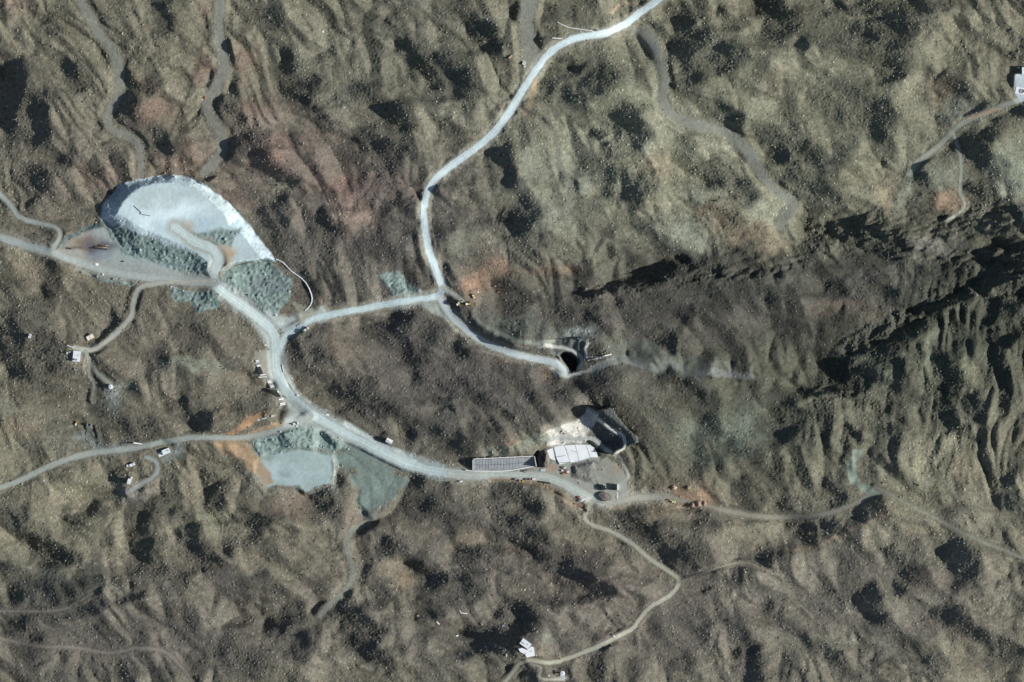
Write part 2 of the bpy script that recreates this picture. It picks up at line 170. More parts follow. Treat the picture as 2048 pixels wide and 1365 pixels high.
# drainage: fill hollows, route the water and cut the channels
import heapq
def drain(A, step, iters, kk):
    ny_, nx_ = A.shape[0] // step, A.shape[1] // step
    h = A[:ny_ * step, :nx_ * step].reshape(ny_, step, nx_, step).mean((1, 3)); h_in = h.copy()
    N = ny_ * nx_
    jj, ii = np.divmod(np.arange(N), nx_)
    offs = [(-1, -1), (-1, 0), (-1, 1), (0, -1), (0, 1), (1, -1), (1, 0), (1, 1)]
    nb = np.stack([((jj + a).clip(0, ny_ - 1)) * nx_ + (ii + b).clip(0, nx_ - 1) for a, b in offs], 1)
    dl = np.array([math.hypot(a, b) * step for a, b in offs])
    nbl = nb.tolist()
    for it in range(iters):
        hf = h.ravel().copy(); hl = hf.tolist()
        seen = bytearray(N); hp = []
        for k in np.where((jj == 0) | (ii == 0) | (jj == ny_ - 1) | (ii == nx_ - 1))[0].tolist(): seen[k] = 1; hp.append((hl[k], k))
        heapq.heapify(hp); pop = heapq.heappop; push = heapq.heappush
        while hp:
            z, k = pop(hp)
            for m in nbl[k]:
                if not seen[m]:
                    seen[m] = 1; zm = hl[m]
                    if zm <= z: zm = z + .002; hl[m] = zm
                    push(hp, (zm, m))
        hf = np.array(hl); sl = (hf[:, None] - hf[nb]) / dl; b = sl.argmax(1); rec = nb[np.arange(N), b]; rec = np.where(sl.max(1) > 0, rec, np.arange(N))
        acc = [1.0] * N; rl = rec.tolist()
        for k in np.argsort(-hf).tolist():
            r = rl[k]
            if r != k: acc[r] += acc[k]
        acc = np.minimum(np.array(acc) * step * step, 30000)
        cut = np.minimum(kk * np.sqrt(acc) * np.maximum(sl.max(1), .02), .45 * (hf - hf[rec]) + .12 * np.log10(acc))
        fill = np.minimum(hf - h.ravel(), .35)
        h = (h.ravel() + fill - cut).reshape(ny_, nx_)
    d = h - h_in
    d = (np.roll(d, 1, 0) + np.roll(d, -1, 0) + np.roll(d, 1, 1) + np.roll(d, -1, 1) + 6 * d) / 10
    # bilinear enlargement
    fx = (np.arange(A.shape[1]) + .5) / step - .5; fy = (np.arange(A.shape[0]) + .5) / step - .5
    i = np.floor(fx).astype(int); j = np.floor(fy).astype(int); u = (fx - i)[None, :]; v = (fy - j)[:, None]
    i0_, i1_ = i % nx_, (i + 1) % nx_; j0_, j1_ = (j % ny_)[:, None], ((j + 1) % ny_)[:, None]
    return A + d[j0_, i0_] * (1 - u) * (1 - v) + d[j0_, i1_] * u * (1 - v) + d[j1_, i0_] * (1 - u) * v + d[j1_, i1_] * u * v
Hh = drain(Hh, 4, 7, .018)
Hh = drain(Hh, 2, 2, .022)
def sample(px, py, A=None):
    A = Hh if A is None else A
    fx = np.mod(np.asarray(px, float) + NX / 2, NX); fy = np.mod(np.asarray(py, float) + NY / 2, NY)
    i = np.floor(fx).astype(int); j = np.floor(fy).astype(int); u = fx - i; v = fy - j
    i %= NX; j %= NY; i1 = (i + 1) % NX; j1 = (j + 1) % NY
    return (A[j, i] * (1 - u) * (1 - v) + A[j, i1] * u * (1 - v) + A[j1, i] * (1 - u) * v + A[j1, i1] * u * v)

soft = np.zeros((NY, NX))                       # how far the micro relief is smoothed out
own = np.zeros((NY, NX), np.int32)              # which piece of the setting each cell belongs to
OWN = [('ground', 'brown stony desert hills with dark shrub speckles all around the mine', 'ground')]
track = np.full((NY, NX), 30.0)                 # signed distance from road centre
# ---- base colours
def cf(c): return np.array(c, float)
BASE = cf((.196, .182, .136))
col = np.ones((NY, NX, 3)) * BASE
def blob(x, y, rx, ry, c, a=1.0, rot=0, only=None):
    global col
    wx, wy = W((x, y)); rx *= .5; ry *= .5
    wa = min(8, .3 * min(rx, ry)); u = GXX + wa * n_w1 - wx; v = GYY + wa * n_w2 - wy
    cr, sr = math.cos(R(rot)), math.sin(R(rot))
    q = ((u * cr + v * sr) / rx) ** 2 + ((-u * sr + v * cr) / ry) ** 2
    m = (a * np.exp(-q ** 1.3 * 0.8) * (1 if only is None else own == only))[..., None]
    col = col * (1 - m) + cf(c) * m
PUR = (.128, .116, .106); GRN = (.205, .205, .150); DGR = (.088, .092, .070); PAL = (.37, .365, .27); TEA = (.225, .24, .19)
RED = (.23, .135, .115); ORG = (.42, .27, .17); TAN = (.27, .23, .165)
for b in [(1500, 250, 520, 260, GRN, .8), (1200, 350, 200, 170, (.24, .24, .18), .8), (1420, 420, 200, 90, (.26, .25, .18), .7),
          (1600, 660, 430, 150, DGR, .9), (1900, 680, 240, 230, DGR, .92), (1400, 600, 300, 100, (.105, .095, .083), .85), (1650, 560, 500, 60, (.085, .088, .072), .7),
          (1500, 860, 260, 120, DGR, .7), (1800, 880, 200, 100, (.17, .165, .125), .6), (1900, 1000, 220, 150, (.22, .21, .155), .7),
          (950, 740, 330, 150, PUR, .9), (750, 450, 260, 170, PUR, .85), (330, 700, 300, 160, (.165, .145, .12), .6),
          (880, 1080, 260, 130, PUR, .7), (250, 1270, 420, 120, PUR, .7), (1250, 1200, 250, 140, (.175, .15, .13), .6),
          (1700, 1220, 400, 170, (.185, .17, .145), .7), (500, 1100, 200, 120, (.185, .165, .13), .5), (1000, 1290, 400, 90, PUR, .5),
          (560, 300, 150, 100, (.2, .16, .14), .7), (120, 330, 200, 150, (.19, .17, .14), .6), (800, 120, 300, 130, (.185, .18, .14), .8)]:
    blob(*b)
for ox, oy, x, y, rx, ry, c, a in [  # soil tints; the pale patches also put sunlight on bright slopes into colour
    ('A', 0, 910, 640, 120, 70, RED, .9), ('A', 0, 1190, 390, 60, 70, RED, .8), ('A', 0, 1420, 350, 90, 100, RED, .75), ('A', 0, 1620, 900, 110, 90, RED, .7),
    ('A', 0, 1060, 950, 130, 90, RED, .7), ('A', 0, 1950, 1080, 130, 90, RED, .7), ('A', 0, 1190, 60, 40, 60, RED, .6), ('A', 0, 80, 30, 110, 50, RED, .6),
    ('A', 0, 580, 1040, 160, 90, RED, .55), ('A', 0, 1440, 640, 90, 60, RED, .6), ('A', 0, 1570, 620, 80, 80, RED, .5), ('A', 0, 840, 470, 50, 50, RED, .6), ('A', 0, 1350, 1150, 100, 70, RED, .5),
    ('A', 0, 1640, 1120, 90, 50, PAL, .6), ('B', 0, 60, 1270, 110, 80, (.34, .26, .21), .8), ('B', 0, 90, 1100, 160, 90, RED, .4), ('B', 0, 350, 1090, 130, 70, RED, .35),
    ('B', 0, 1180, 1000, 130, 120, TEA, .8), ('B', 0, 1700, 560, 160, 60, (.27, .28, .20), .8), ('B', 0, 1820, 820, 110, 170, PAL, .8), ('B', 0, 1240, 1260, 130, 90, TEA, .8), ('B', 0, 1420, 1090, 60, 100, TEA, .8),
    ('B', 0, 1360, 940, 60, 60, TEA, .7), ('B', 0, 1860, 960, 90, 60, (.28, .22, .15), .6), ('C', 0, 470, 640, 120, 60, PAL, .8), ('C', 0, 240, 850, 100, 50, PAL, .8), ('C', 0, 150, 1140, 100, 50, TEA, .9),
    ('C', 0, 530, 1240, 150, 80, (.28, .29, .22), .8), ('C', 0, 1240, 1150, 60, 90, (.38, .31, .22), .8), ('C', 0, 1350, 1140, 50, 80, TEA, .8), ('C', 0, 1560, 1010, 120, 90, TEA, .8), ('C', 0, 1590, 1180, 100, 60, (.34, .24, .17), .9),
    ('C', 0, 1990, 1050, 120, 160, (.24, .27, .22), .7), ('C', 0, 1960, 900, 100, 90, (.24, .27, .20), .6), ('C', 0, 600, 500, 60, 80, TAN, .5), ('C', 0, 1050, 1010, 150, 60, (.27, .25, .18), .6), ('C', 0, 1650, 640, 120, 70, (.26, .28, .24), .7), ('C', 0, 1560, 500, 110, 80, (.24, .18, .13), .6), ('C', 0, 250, 1270, 130, 60, (.28, .2, .14), .6),
    ('E', 0, 850, 300, 90, 100, (.33, .22, .155), .9), ('E', 0, 760, 340, 60, 50, (.36, .24, .17), .8), ('E', 0, 700, 110, 90, 90, TEA, .6), ('E', 0, 1260, 270, 150, 30, (.27, .19, .14), .7), ('E', 0, 1990, 40, 150, 80, (.28, .30, .24), .8), ('E', 0, 1350, 650, 230, 40, (.2, .22, .18), .7), ('E', 0, 1650, 700, 250, 60, (.19, .18, .13), .7),
    ('E', 0, 1000, 600, 250, 60, (.17, .2, .16), .6), ('E', 0, 1480, 350, 60, 30, TAN, .2), ('E', 0, 1020, 1290, 40, 40, ORG, .5), ('E', 0, 950, 780, 90, 40, (.27, .21, .15), .5), ('E', 0, 1240, 860, 70, 40, (.34, .25, .18), .7),
    ('F', 0, 100, 80, 110, 70, TEA, .9), ('F', 0, 390, 1150, 100, 110, (.17, .20, .16), .8), ('F', 0, 260, 1240, 250, 100, (.15, .18, .145), .7), ('F', 0, 560, 90, 90, 90, (.3, .26, .18), .8), ('F', 0, 400, 60, 120, 70, (.28, .20, .14), .6),
    ('F', 0, 1480, 780, 60, 170, (.22, .235, .17), .8), ('F', 0, 1250, 860, 80, 60, (.2, .22, .16), .7), ('F', 0, 1700, 860, 50, 80, (.27, .27, .18), .8), ('F', 0, 1100, 300, 200, 150, (.16, .145, .13), .5), ('F', 0, 1500, 120, 140, 60, (.27, .25, .22), .7), ('F', 0, 1000, 480, 200, 70, (.21, .16, .125), .5),
    ('D', 0, 1150, 820, 180, 50, (.24, .27, .22), .8), ('D', 0, 160, 200, 150, 90, (.24, .21, .15), .7), ('D', 0, 300, 300, 150, 80, (.24, .2, .14), .5), ('D', 0, 330, 1240, 180, 90, (.22, .22, .18), .8), ('D', 0, 120, 1200, 140, 50, (.26, .2, .14), .6), ('D', 0, 1230, 560, 120, 30, TEA, .3), ('D', 0, 640, 1040, 100, 100, (.13, .14, .115), .7), ('D', 0, 40, 1060, 60, 40, TEA, .5),
    ('D', 0, 2000, 720, 100, 90, (.25, .2, .15), .6), ('D', 0, 1720, 1180, 50, 25, ORG, .3), ('G', 0, 470, 230, 140, 60, (.27, .25, .17), .8), ('G', 0, 230, 310, 80, 60, TAN, .7), ('G', 0, 850, 230, 70, 60, (.3, .26, .22), .7), ('G', 0, 1250, 430, 120, 70, (.215, .22, .155), .6),
    ('G', 0, 1700, 320, 150, 60, (.25, .19, .15), .7), ('G', 0, 1620, 710, 180, 30, (.27, .26, .19), .7), ('G', 0, 1900, 1260, 150, 80, (.28, .25, .2), .7), ('G', 0, 650, 640, 150, 60, (.21, .18, .15), .5), ('G', 0, 330, 790, 250, 120, (.125, .135, .115), .6), ('G', 0, 1350, 780, 200, 80, (.15, .13, .12), .6), ('G', 0, 1950, 650, 70, 160, (.24, .22, .17), .6),
    ('H', 0, 720, 520, 100, 70, TAN, .7), ('H', 0, 400, 470, 90, 70, (.27, .24, .18), .7), ('H', 0, 290, 700, 100, 60, (.27, .23, .17), .7), ('H', 0, 380, 780, 40, 50, (.36, .26, .17), .6), ('H', 0, 1440, 540, 150, 40, (.25, .22, .15), .6), ('H', 0, 1500, 740, 200, 120, (.2, .16, .14), .5), ('H', 0, 2000, 270, 160, 80, (.29, .2, .14), .6), ('H', 0, 1600, 330, 60, 20, ORG, .5), ('H', 0, 120, 380, 90, 60, (.22, .16, .13), .5),
    ('I', 0, 100, 290, 130, 50, (.33, .22, .15), .8), ('I', 0, 1270, 310, 130, 70, (.25, .23, .16), .8), ('I', 0, 1440, 480, 130, 30, (.28, .25, .18), .8), ('I', 0, 1430, 120, 60, 120, (.28, .27, .19), .8), ('I', 0, 1690, 110, 60, 100, (.3, .26, .18), .7), ('I', 0, 1750, 350, 80, 90, (.27, .25, .19), .7),
    ('I', 0, 1220, 350, 20, 40, (.4, .27, .18), .6), ('I', 0, 400, 480, 180, 50, (.26, .23, .17), .7), ('I', 0, 1650, 1180, 180, 60, (.24, .22, .16), .7), ('I', 0, 1700, 1330, 220, 50, (.26, .23, .17), .7), ('I', 0, 1230, 1170, 50, 50, TEA, .5), ('I', 0, 850, 1120, 200, 30, (.26, .26, .19), .6), ('I', 0, 1500, 760, 90, 60, (.24, .18, .15), .5)]:
    o = TILE[ox]; blob(o[0] + x / SC, o[1] + y / SC, rx / SC * 1.0, ry / SC * 1.0, c, a * (.55 if c == RED else .8))

def new_own(name, label, cat='ground'):
    OWN.append((name, label, cat)); return len(OWN) - 1
def paint(pts, c, a=1.0, f=2.0, warp=1.5, oid=None, sm=None, rgn=0):
    js, is_, d = pdist(WL(pts), 14 + f, warp)
    m = np.clip(0.5 + d / f, 0, 1) * a
    col[js, is_] = col[js, is_] * (1 - m[..., None]) + cf(c) * m[..., None]
    if sm is not None: soft[js, is_] = np.maximum(soft[js, is_], np.clip(0.5 + d / 3, 0, 1) * sm)
    if oid is not None: own[js, is_] = np.where(d > rgn, oid, own[js, is_])
def level(pts, z=None, fall=6.0, keep=0.0, off=0.0):
    js, is_, d = pdist(WL(pts), fall + 2)
    m = np.clip(1 + d / fall, 0, 1); m = m * m * (3 - 2 * m)
    if z is None: z = Hh[js, is_][d > 0].mean()
    z += off
    t = z * (1 - keep) + Hh[js, is_] * keep
    Hh[js, is_] = Hh[js, is_] * (1 - m) + t * m
    return z
def line_paint(pts, w, c, a=1.0, f=1.5, oid=None, sm=None):
    p = WL(pts); js, is_ = window(p, w + 6)
    X, Y = np.meshgrid(gx[is_], gy[js]); X = X + .7 * n_w1[js, is_]; Y = Y + .7 * n_w2[js, is_]
    d, _ = seg_dist(X, Y, p)
    m = np.clip((w / 2 - d) / f + .5, 0, 1) * a
    col[js, is_] = col[js, is_] * (1 - m[..., None]) + cf(c) * m[..., None]
    if sm is not None: soft[js, is_] = np.maximum(soft[js, is_], m * sm)
    if oid is not None: own[js, is_] = np.where(d < w / 2, oid, own[js, is_])
def catmull(pts, step=1.0):
    P = [pts[0]] + list(pts) + [pts[-1]]; out = []
    for i in range(1, len(P) - 2):
        p0, p1, p2, p3 = [np.array(P[j], float) for j in (i - 1, i, i + 1, i + 2)]
        n = max(2, int(np.linalg.norm(p2 - p1) / step))
        for k in range(n):
            t = k / n
            out.append(tuple(0.5 * ((2 * p1) + (-p0 + p2) * t + (2 * p0 - 5 * p1 + 4 * p2 - p3) * t * t + (-p0 + 3 * p1 - 3 * p2 + p3) * t ** 3)))
    out.append(tuple(pts[-1])); return out

# ---- dry washes: flat gravelly floors
GRV = (.235, .235, .195)
washes = [
    ('dry_wash', 'grey gravel wash winding down to the round white spoil heap', [(440, -20), (437, 60), (445, 100), (447, 130), (432, 180), (415, 210), (425, 245), (447, 280), (440, 310), (410, 345)], 20),
    ('dry_wash', 'faint brown wash at the far left above the spoil heap', [(150, -20), (190, 50), (232, 120), (240, 180), (215, 235), (230, 262), (275, 290), (282, 345)], 18),
    ('dry_wash', 'long grey wash running down the right half from the main road', [(1290, 60), (1318, 110), (1328, 170), (1330, 210), (1370, 245), (1440, 260), (1495, 300), (1520, 345), (1555, 385), (1585, 410), (1560, 450)], 20),
    ('dry_wash', 'pale wash entering at the top edge beside the main road', [(1065, -20), (1052, 50), (1058, 100), (1062, 140)], 30),
    ('dry_wash', 'narrow wash below the tan embankment of the main road', [(1075, 240), (1110, 275), (1120, 330), (1145, 380), (1120, 430)], 8),
    ('dry_wash', 'thin wash channel leaving the teal fan southwards', [(760, 1000), (745, 1035), (705, 1065), (690, 1095), (705, 1145), (690, 1180), (640, 1230)], 12)]
for nm, lb, pts, w in washes:
    oid = new_own(nm, lb, 'wash')
    q = catmull(pts, 8); wq = WL(q)
    zs = sample([p[0] for p in wq], [p[1] for p in wq]); 
    ks = np.ones(15) / 15; zs = np.convolve(np.pad(zs, 7, mode='edge'), ks, 'valid')
    for (x, y), z in zip(wq, zs):
        i, j = int(round(x + NX / 2)), int(round(y + NY / 2)); r = int(w * .5 + 7)
        if i < r or j < r or i > NX - r or j > NY - r: continue
        sl_ = (slice(j - r, j + r + 1), slice(i - r, i + r + 1))
        yy, xx = np.mgrid[-r:r + 1, -r:r + 1]; d = np.hypot(xx, yy)
        m = np.clip((w * .3 + 6 - d) / 7, 0, 1); m = m * m * (3 - 2 * m) * .9
        Hh[sl_] = Hh[sl_] * (1 - .8 * m) + (z - .3) * .8 * m
    line_paint(q, w * .5, GRV if w > 9 else (.22, .21, .17), .9, 3, oid, .7)
o_teal = new_own('tailings_fan', 'grey green fan of fine tailings spreading below the curved main road', 'tailings')
fan = [(640, 872), (672, 905), (700, 885), (745, 915), (790, 938), (812, 948), (795, 985), (775, 1012), (748, 1036), (722, 1005), (722, 985), (702, 948), (668, 930), (640, 900)]
level(fan, None, 8, .15)
paint(fan, (.165, .20, .175), .92, 3, 4, o_teal, .6)
for q_ in ((700, 915, 40, 14), (760, 965, 24, 30), (735, 1000, 16, 18)): blob(*q_, (.21, .265, .235), .7)
line_paint([(800, 940), (780, 975), (770, 1005)], 2, (.12, .14, .125), .7, 2); line_paint([(690, 900), (740, 940), (745, 1000)], 1.5, (.13, .155, .14), .6, 2)
# ---- spoil heap
M = lambda pts: T(180, 340, 4.265, pts)
plat = M([(240, 380), (280, 290), (360, 200), (440, 150), (560, 115), (700, 115), (850, 145), (960, 200), (1060, 285), (1150, 380), (1200, 480), (1290, 540), (1380, 640), (1470, 765), (1400, 770), (1250, 790), (1140, 830), (1110, 870), (1040, 880), (1000, 780), (880, 690), (740, 625), (590, 565), (430, 490), (330, 430)])
rim = M([(80, 420), (105, 300), (190, 190), (290, 110), (430, 70), (560, 50), (720, 50), (870, 70), (980, 120), (1080, 205), (1200, 300), (1290, 400), (1350, 490), (1430, 570), (1520, 680), (1575, 775), (1470, 765), (1250, 800), (1110, 880), (1000, 900), (880, 880), (700, 870), (500, 780), (330, 720), (250, 660), (200, 560), (140, 470)])
o_heap = new_own('spoil_heap', 'round flat topped heap of pale blue white spoil with scree sides', 'spoil heap')
js, is_, do = pdist(WL(rim), 4, .8)
js2, is2, dp = pdist(WL(plat), 30, .3)
full = np.full((NY, NX), -99.0); full[js2, is2] = dp; dp = full[js, is_]
ring = Hh[js, is_][(do > -2) & (do < 1)]
zr = float(np.median(ring)); ZP = zr + 13
lo = np.clip(Hh[js, is_], zr - 3, zr + 4)
f_ = np.clip(do / np.maximum(do - dp, .5), 0, 1); f_ = np.where(dp > 0, 1, f_)
Hh[js, is_] = np.where(do > 0, lo * (1 - f_) + ZP * f_, Hh[js, is_])
paint(rim, (.45, .53, .555), 1, 1.5, .8, o_heap, .25)
paint(plat, (.47, .58, .585), 1, 1.5, .3, o_heap, .95)
SCRN = M([(1480, 765), (1570, 775), (1520, 680), (1430, 570), (1290, 395), (1200, 300), (1080, 205), (980, 120), (870, 70), (720, 50), (560, 50), (430, 70), (520, 110), (700, 112), (850, 142), (960, 197), (1060, 280), (1150, 375), (1205, 480), (1290, 540), (1380, 640)])
paint(SCRN, (.56, .67, .72), .9, 1.2, .6)  # pale scree, its sunlit north east side lightened in the colour
blob(*M([(780, 380)])[0], 75, 36, (.70, .82, .84), .85, 20, only=o_heap)
blob(*M([(620, 330)])[0], 75, 30, (.66, .77, .78), .6, 10, only=o_heap)
blob(*M([(600, 230)])[0], 60, 18, (.42, .45, .42), .6, 10, only=o_heap)
blob(*M([(930, 470)])[0], 40, 16, (.36, .45, .50), .7, 0, only=o_heap)
blob(*M([(1000, 250)])[0], 60, 25, (.42, .48, .46), .6, -35, only=o_heap)
blob(*M([(830, 480)])[0], 12, 10, (.46, .36, .25), .7, 0, only=o_heap)
blob(*M([(1300, 700)])[0], 40, 22, (.46, .54, .55), .9, 0, only=o_heap)
blob(*M([(1160, 740)])[0], 16, 30, (.46, .33, .20), .85, 0, only=o_heap)
# ---- burnt pad and levelled ground west of the heap
padf = [(122, 500), (135, 482), (165, 470), (205, 452), (216, 460), (232, 488), (255, 508), (300, 522), (370, 545), (420, 562), (300, 560), (220, 548), (160, 530), (120, 512)]
o_pad = new_own('gravel_yard', 'grey gravel yard with a soot stain and burnt wreckage west of the spoil heap', 'yard')
level(padf, None, 6, .1); paint(padf, (.33, .365, .345), 1, 2, 1, o_pad, .85)
blob(158, 490, 25, 16, (.42, .30, .18), .8); blob(185, 484, 24, 16, (.2, .17, .16), .75); blob(198, 494, 34, 9, (.045, .04, .045), .95); blob(175, 487, 22, 10, (.12, .10, .09), .7); blob(160, 497, 34, 3, (.10, .075, .06), .7); blob(196, 506, 30, 18, (.17, .19, .23), .7)
line_paint([(124, 492), (135, 478), (165, 463), (205, 448)], 4, (.13, .19, .20), .8, 1)
line_paint([(216, 455), (232, 478), (262, 500)], 2, (.16, .17, .18), .8, 1)
# ---- rubble dumps
def rub(): pass
rubs = [[(212, 454), (242, 446), (290, 472), (340, 492), (392, 505), (415, 532), (412, 556), (360, 545), (300, 520), (247, 505), (225, 480)],
        [(447, 537), (490, 528), (530, 518), (562, 545), (585, 572), (575, 602), (540, 640), (500, 600), (455, 580)],
        [(335, 575), (440, 585), (442, 612), (400, 630), (378, 600), (350, 604)],
        [(755, 552), (790, 548), (848, 582), (835, 596), (785, 594)],
        [(500, 882), (560, 862), (620, 850), (690, 870), (702, 895), (615, 900), (520, 912)],
        [(372, 464), (440, 460), (482, 462), (462, 492), (440, 490), (400, 477)],
        [(155, 538), (215, 545), (275, 566), (258, 572), (200, 560)],
        [(1145, 925), (1200, 915), (1225, 930), (1190, 972), (1150, 968)],
        [(1194, 985), (1215, 985), (1222, 998), (1205, 1003)]]
o_rub = new_own('rubble_dump', 'bumpy rows of dumped grey green rubble beside the roads and heap', 'rubble')
rubm = np.zeros((NY, NX))
for k, p in enumerate(rubs):
    paint(p, (.205, .262, .24) if k < 7 else (.22, .215, .19), .95, 2.5, 1.5, o_rub, .2)
    js, is_, d = pdist(WL(p), 6, 1.2); rubm[js, is_] = np.maximum(rubm[js, is_], np.clip(d / 3 + .3, 0, 1))
rubf = .75 * band(3.0, 8, .6, 21, (R(60), 1.15)) + .65 * band(7, 22, 1, 23)
Hh += rubm * (0.52 * np.clip(rubf, -.45, 1.8) + .4)
v = np.clip(.5 + .22 * band(3, 9, .5, 22), 0, 1)
col = col * (1 - (rubm * .55)[..., None]) + (rubm * .55)[..., None] * (col * (.55 + .95 * v)[..., None])
paint(M([(1340, 960), (1480, 940), (1700, 960), (1600, 1040), (1400, 1060)]), (.2, .23, .235), .8, 4, 2)
# ---- pale tailings flat south of the junction
flat = T(430, 810, 5.12, [(440, 600), (560, 510), (700, 485), (880, 465), (1100, 490), (1200, 520), (1215, 640), (1190, 800), (1080, 830), (920, 890), (840, 830), (640, 840), (540, 855), (470, 800), (420, 720)])
o_flat = new_own('tailings_flat', 'flat pale blue green tailings pad below the road junction', 'tailings')
zf = level(flat, None, 5, .1, 1.0)
paint(flat, (.33, .41, .39), 1, 2, .8, o_flat, .97)
b = T(430, 810, 5.12, [(780, 700), (1000, 600), (500, 620), (720, 700)])
blob(*b[0], 60, 30, (.42, .50, .51), .7); blob(*b[3], 14, 8, (.24, .27, .29), .7); blob(*b[1], 40, 25, (.36, .44, .41), .6)
ylw = T(430, 810, 5.12, [(0, 340), (200, 360), (330, 440), (480, 560), (560, 720), (600, 830), (500, 850), (430, 740), (340, 620), (250, 540), (60, 460)])
o_org = new_own('soil_bank', 'orange soil bank along the west edge of the tailings flat', 'soil')
paint(ylw, (.36, .25, .155), .85, 3, 2, o_org, .6)
paint(T(430, 810, 5.12, [(200, 360), (280, 410), (420, 480), (620, 520), (560, 560), (440, 540)]), (.25, .29, .26), .9, 2, 1)
paint(T(430, 810, 5.12, [(80, 290), (260, 170), (450, 85), (540, 90), (550, 130), (460, 160), (330, 230), (200, 290)]), (.40, .245, .145), .9, 2, 1.5, o_org, .5)
paint(T(430, 810, 5.12, [(210, 370), (330, 300), (560, 230), (760, 150), (900, 140), (900, 180), (780, 220), (600, 270), (440, 350), (300, 400)]), (.38, .26, .165), .8, 2, 1.5, o_org, .6)
# ---- roadside yard west of the main road with the sheds
yard = T(480, 690, 7.583, [(200, 100), (480, 60), (520, 300), (620, 560), (760, 780), (740, 960), (620, 1000), (530, 830), (470, 700), (330, 520), (220, 430), (185, 240)])
o_yard = new_own('shed_yard', 'bare tan yard holding the small dark sheds west of the main road', 'yard')
level(yard, None, 9, .75); paint(yard, (.275, .265, .215), .9, 2.5, 1, o_yard, .85)
# ---- portal yards
Z4 = lambda pts: T(900, 780, 5.1125, pts)
yard2 = Z4([(150, 840), (700, 850), (860, 790), (1000, 740), (1000, 620), (1100, 575), (1430, 545), (1530, 640), (1530, 700), (1240, 760), (1230, 900), (1440, 960), (1560, 1000), (1480, 880), (1520, 750), (1600, 680), (1720, 760), (1800, 860), (1830, 1010), (1800, 1100), (1500, 1190), (1250, 1060), (1050, 960), (500, 905), (150, 890)])
o_y2 = new_own('portal_yard', 'grey gravel work yard in front of the white sheeted portal pad', 'yard')
zy = level(yard2, None, 7, .1)
paint(yard2, (.32, .33, .29), .9, 2.5, 1, o_y2, .85)
paint(Z4([(1010, 740), (1130, 770), (1120, 800), (1050, 860), (960, 850), (950, 790)]), (.36, .26, .175), .8, 3, 1)
paint(Z4([(1490, 760), (1600, 690), (1720, 760), (1760, 850), (1700, 960), (1560, 950), (1500, 880)]), (.27, .265, .22), .9, 3, 1)
paint(Z4([(1660, 780), (1740, 780), (1760, 850), (1720, 870)]), (.33, .25, .18), .8, 3, 1)
ramp = Z4([(240, 715), (855, 685), (910, 630), (960, 620), (1010, 700), (1010, 750), (945, 790), (650, 815), (510, 827), (240, 825)])
level(ramp, zy, 3, 0, -.4); paint(ramp, (.30, .29, .26), 1, 2, .5, o_y2, .95)
# benched cut
cutw = Z4([(970, 600), (980, 500), (1000, 440), (1100, 370), (1250, 350), (1350, 320), (1390, 210), (1500, 240), (1500, 330), (1420, 440), (1420, 520), (1250, 560), (1060, 585)])
def strokeS(pts, w, dz_profile):
    pass
# outer wall: ground rises steeply north east of the bench
bench = Z4([(1470, 275), (1560, 330), (1660, 410), (1760, 480), (1800, 560), (1770, 610), (1690, 645)])
cutpoly = Z4([(1430, 480), (1420, 300), (1480, 265), (1560, 320), (1660, 400), (1760, 470), (1800, 560), (1770, 610), (1640, 645), (1540, 640), (1490, 540)])
outpoly = Z4([(1440, 230), (1540, 190), (1640, 190), (1730, 300), (1830, 420), (1910, 490), (1900, 540), (1810, 600), (1700, 660), (1500, 600), (1430, 430)])
js, is_, dO = pdist(WL(outpoly), 3, .5); 
fz = np.full((NY, NX), -99.0); jc, ic, dC = pdist(WL(cutpoly), 20, .2); fz[jc, ic] = dC; dC = fz[js, is_]
inO = dO > 0
jj_, ii_ = window(WL(bench), 40); qd, qs = seg_dist(*np.meshgrid(gx[ii_], gy[jj_]), WL(bench))
bdd = np.full((NY, NX), 99.0); bss = np.zeros((NY, NX)); bdd[jj_, ii_] = qd; bss[jj_, ii_] = qs; bdd = bdd[js, is_]; bss = bss[js, is_]
inner = bss < 0                     # south west of the bench: wall falling to the yard
zt = np.where(inner, zy + 13 - np.clip(bdd - 1.3, 0, 14) * 1.1, zy + 13 + np.clip(bdd - 1.3, 0, 30) * 1.1)
zt = np.where(inner, np.clip(zt, zy, zy + 13), np.minimum(zt, np.maximum(Hh[js, is_], zy + 21)))
wI = np.clip((GXX[js, is_] - W(Z4([(1430, 300)])[0])[0]) / 9, 0, 1)
Hh[js, is_] = np.where(inO, zt * wI + Hh[js, is_] * (1 - wI), Hh[js, is_])
jb, ib, dB = pdist(WL(outpoly), 62, .4)
m = np.clip(1 + dB / 60, 0, 1) ** 1.3 * (dB <= 0); zb = zy + 21
cbx, cby = W(Z4([(1700, 460)])[0]); side = np.clip(((GXX[jb, ib] - cbx) * .75 + (GYY[jb, ib] - cby) * .66 - 3) / 30, 0, 1)
lim = zy + 23 + .75 * np.maximum(-dB, 0) + 1e3 * (1 - (side > .02))
Hh[jb, ib] = Hh[jb, ib] * (1 - m * side) + np.maximum(Hh[jb, ib], zb) * m * side
Hh[jb, ib] = np.where(dB <= 0, np.minimum(Hh[jb, ib], lim), Hh[jb, ib])
o_cut = new_own('rock_cut', 'stepped rock cut with walls coloured dark for shade and a pale bench above the white pad', 'cutting')
paint(outpoly, (.105, .11, .105), .95, 1.5, .6, o_cut, .2)  # walls turned from the sun, their shade put into the colour
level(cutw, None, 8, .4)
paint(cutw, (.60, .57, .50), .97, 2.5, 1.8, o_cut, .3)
blob(*Z4([(1200, 420)])[0], 40, 14, (.66, .62, .53), .6)
line_paint(bench, 3.2, (.62, .60, .52), 1, 1, o_cut, .9)
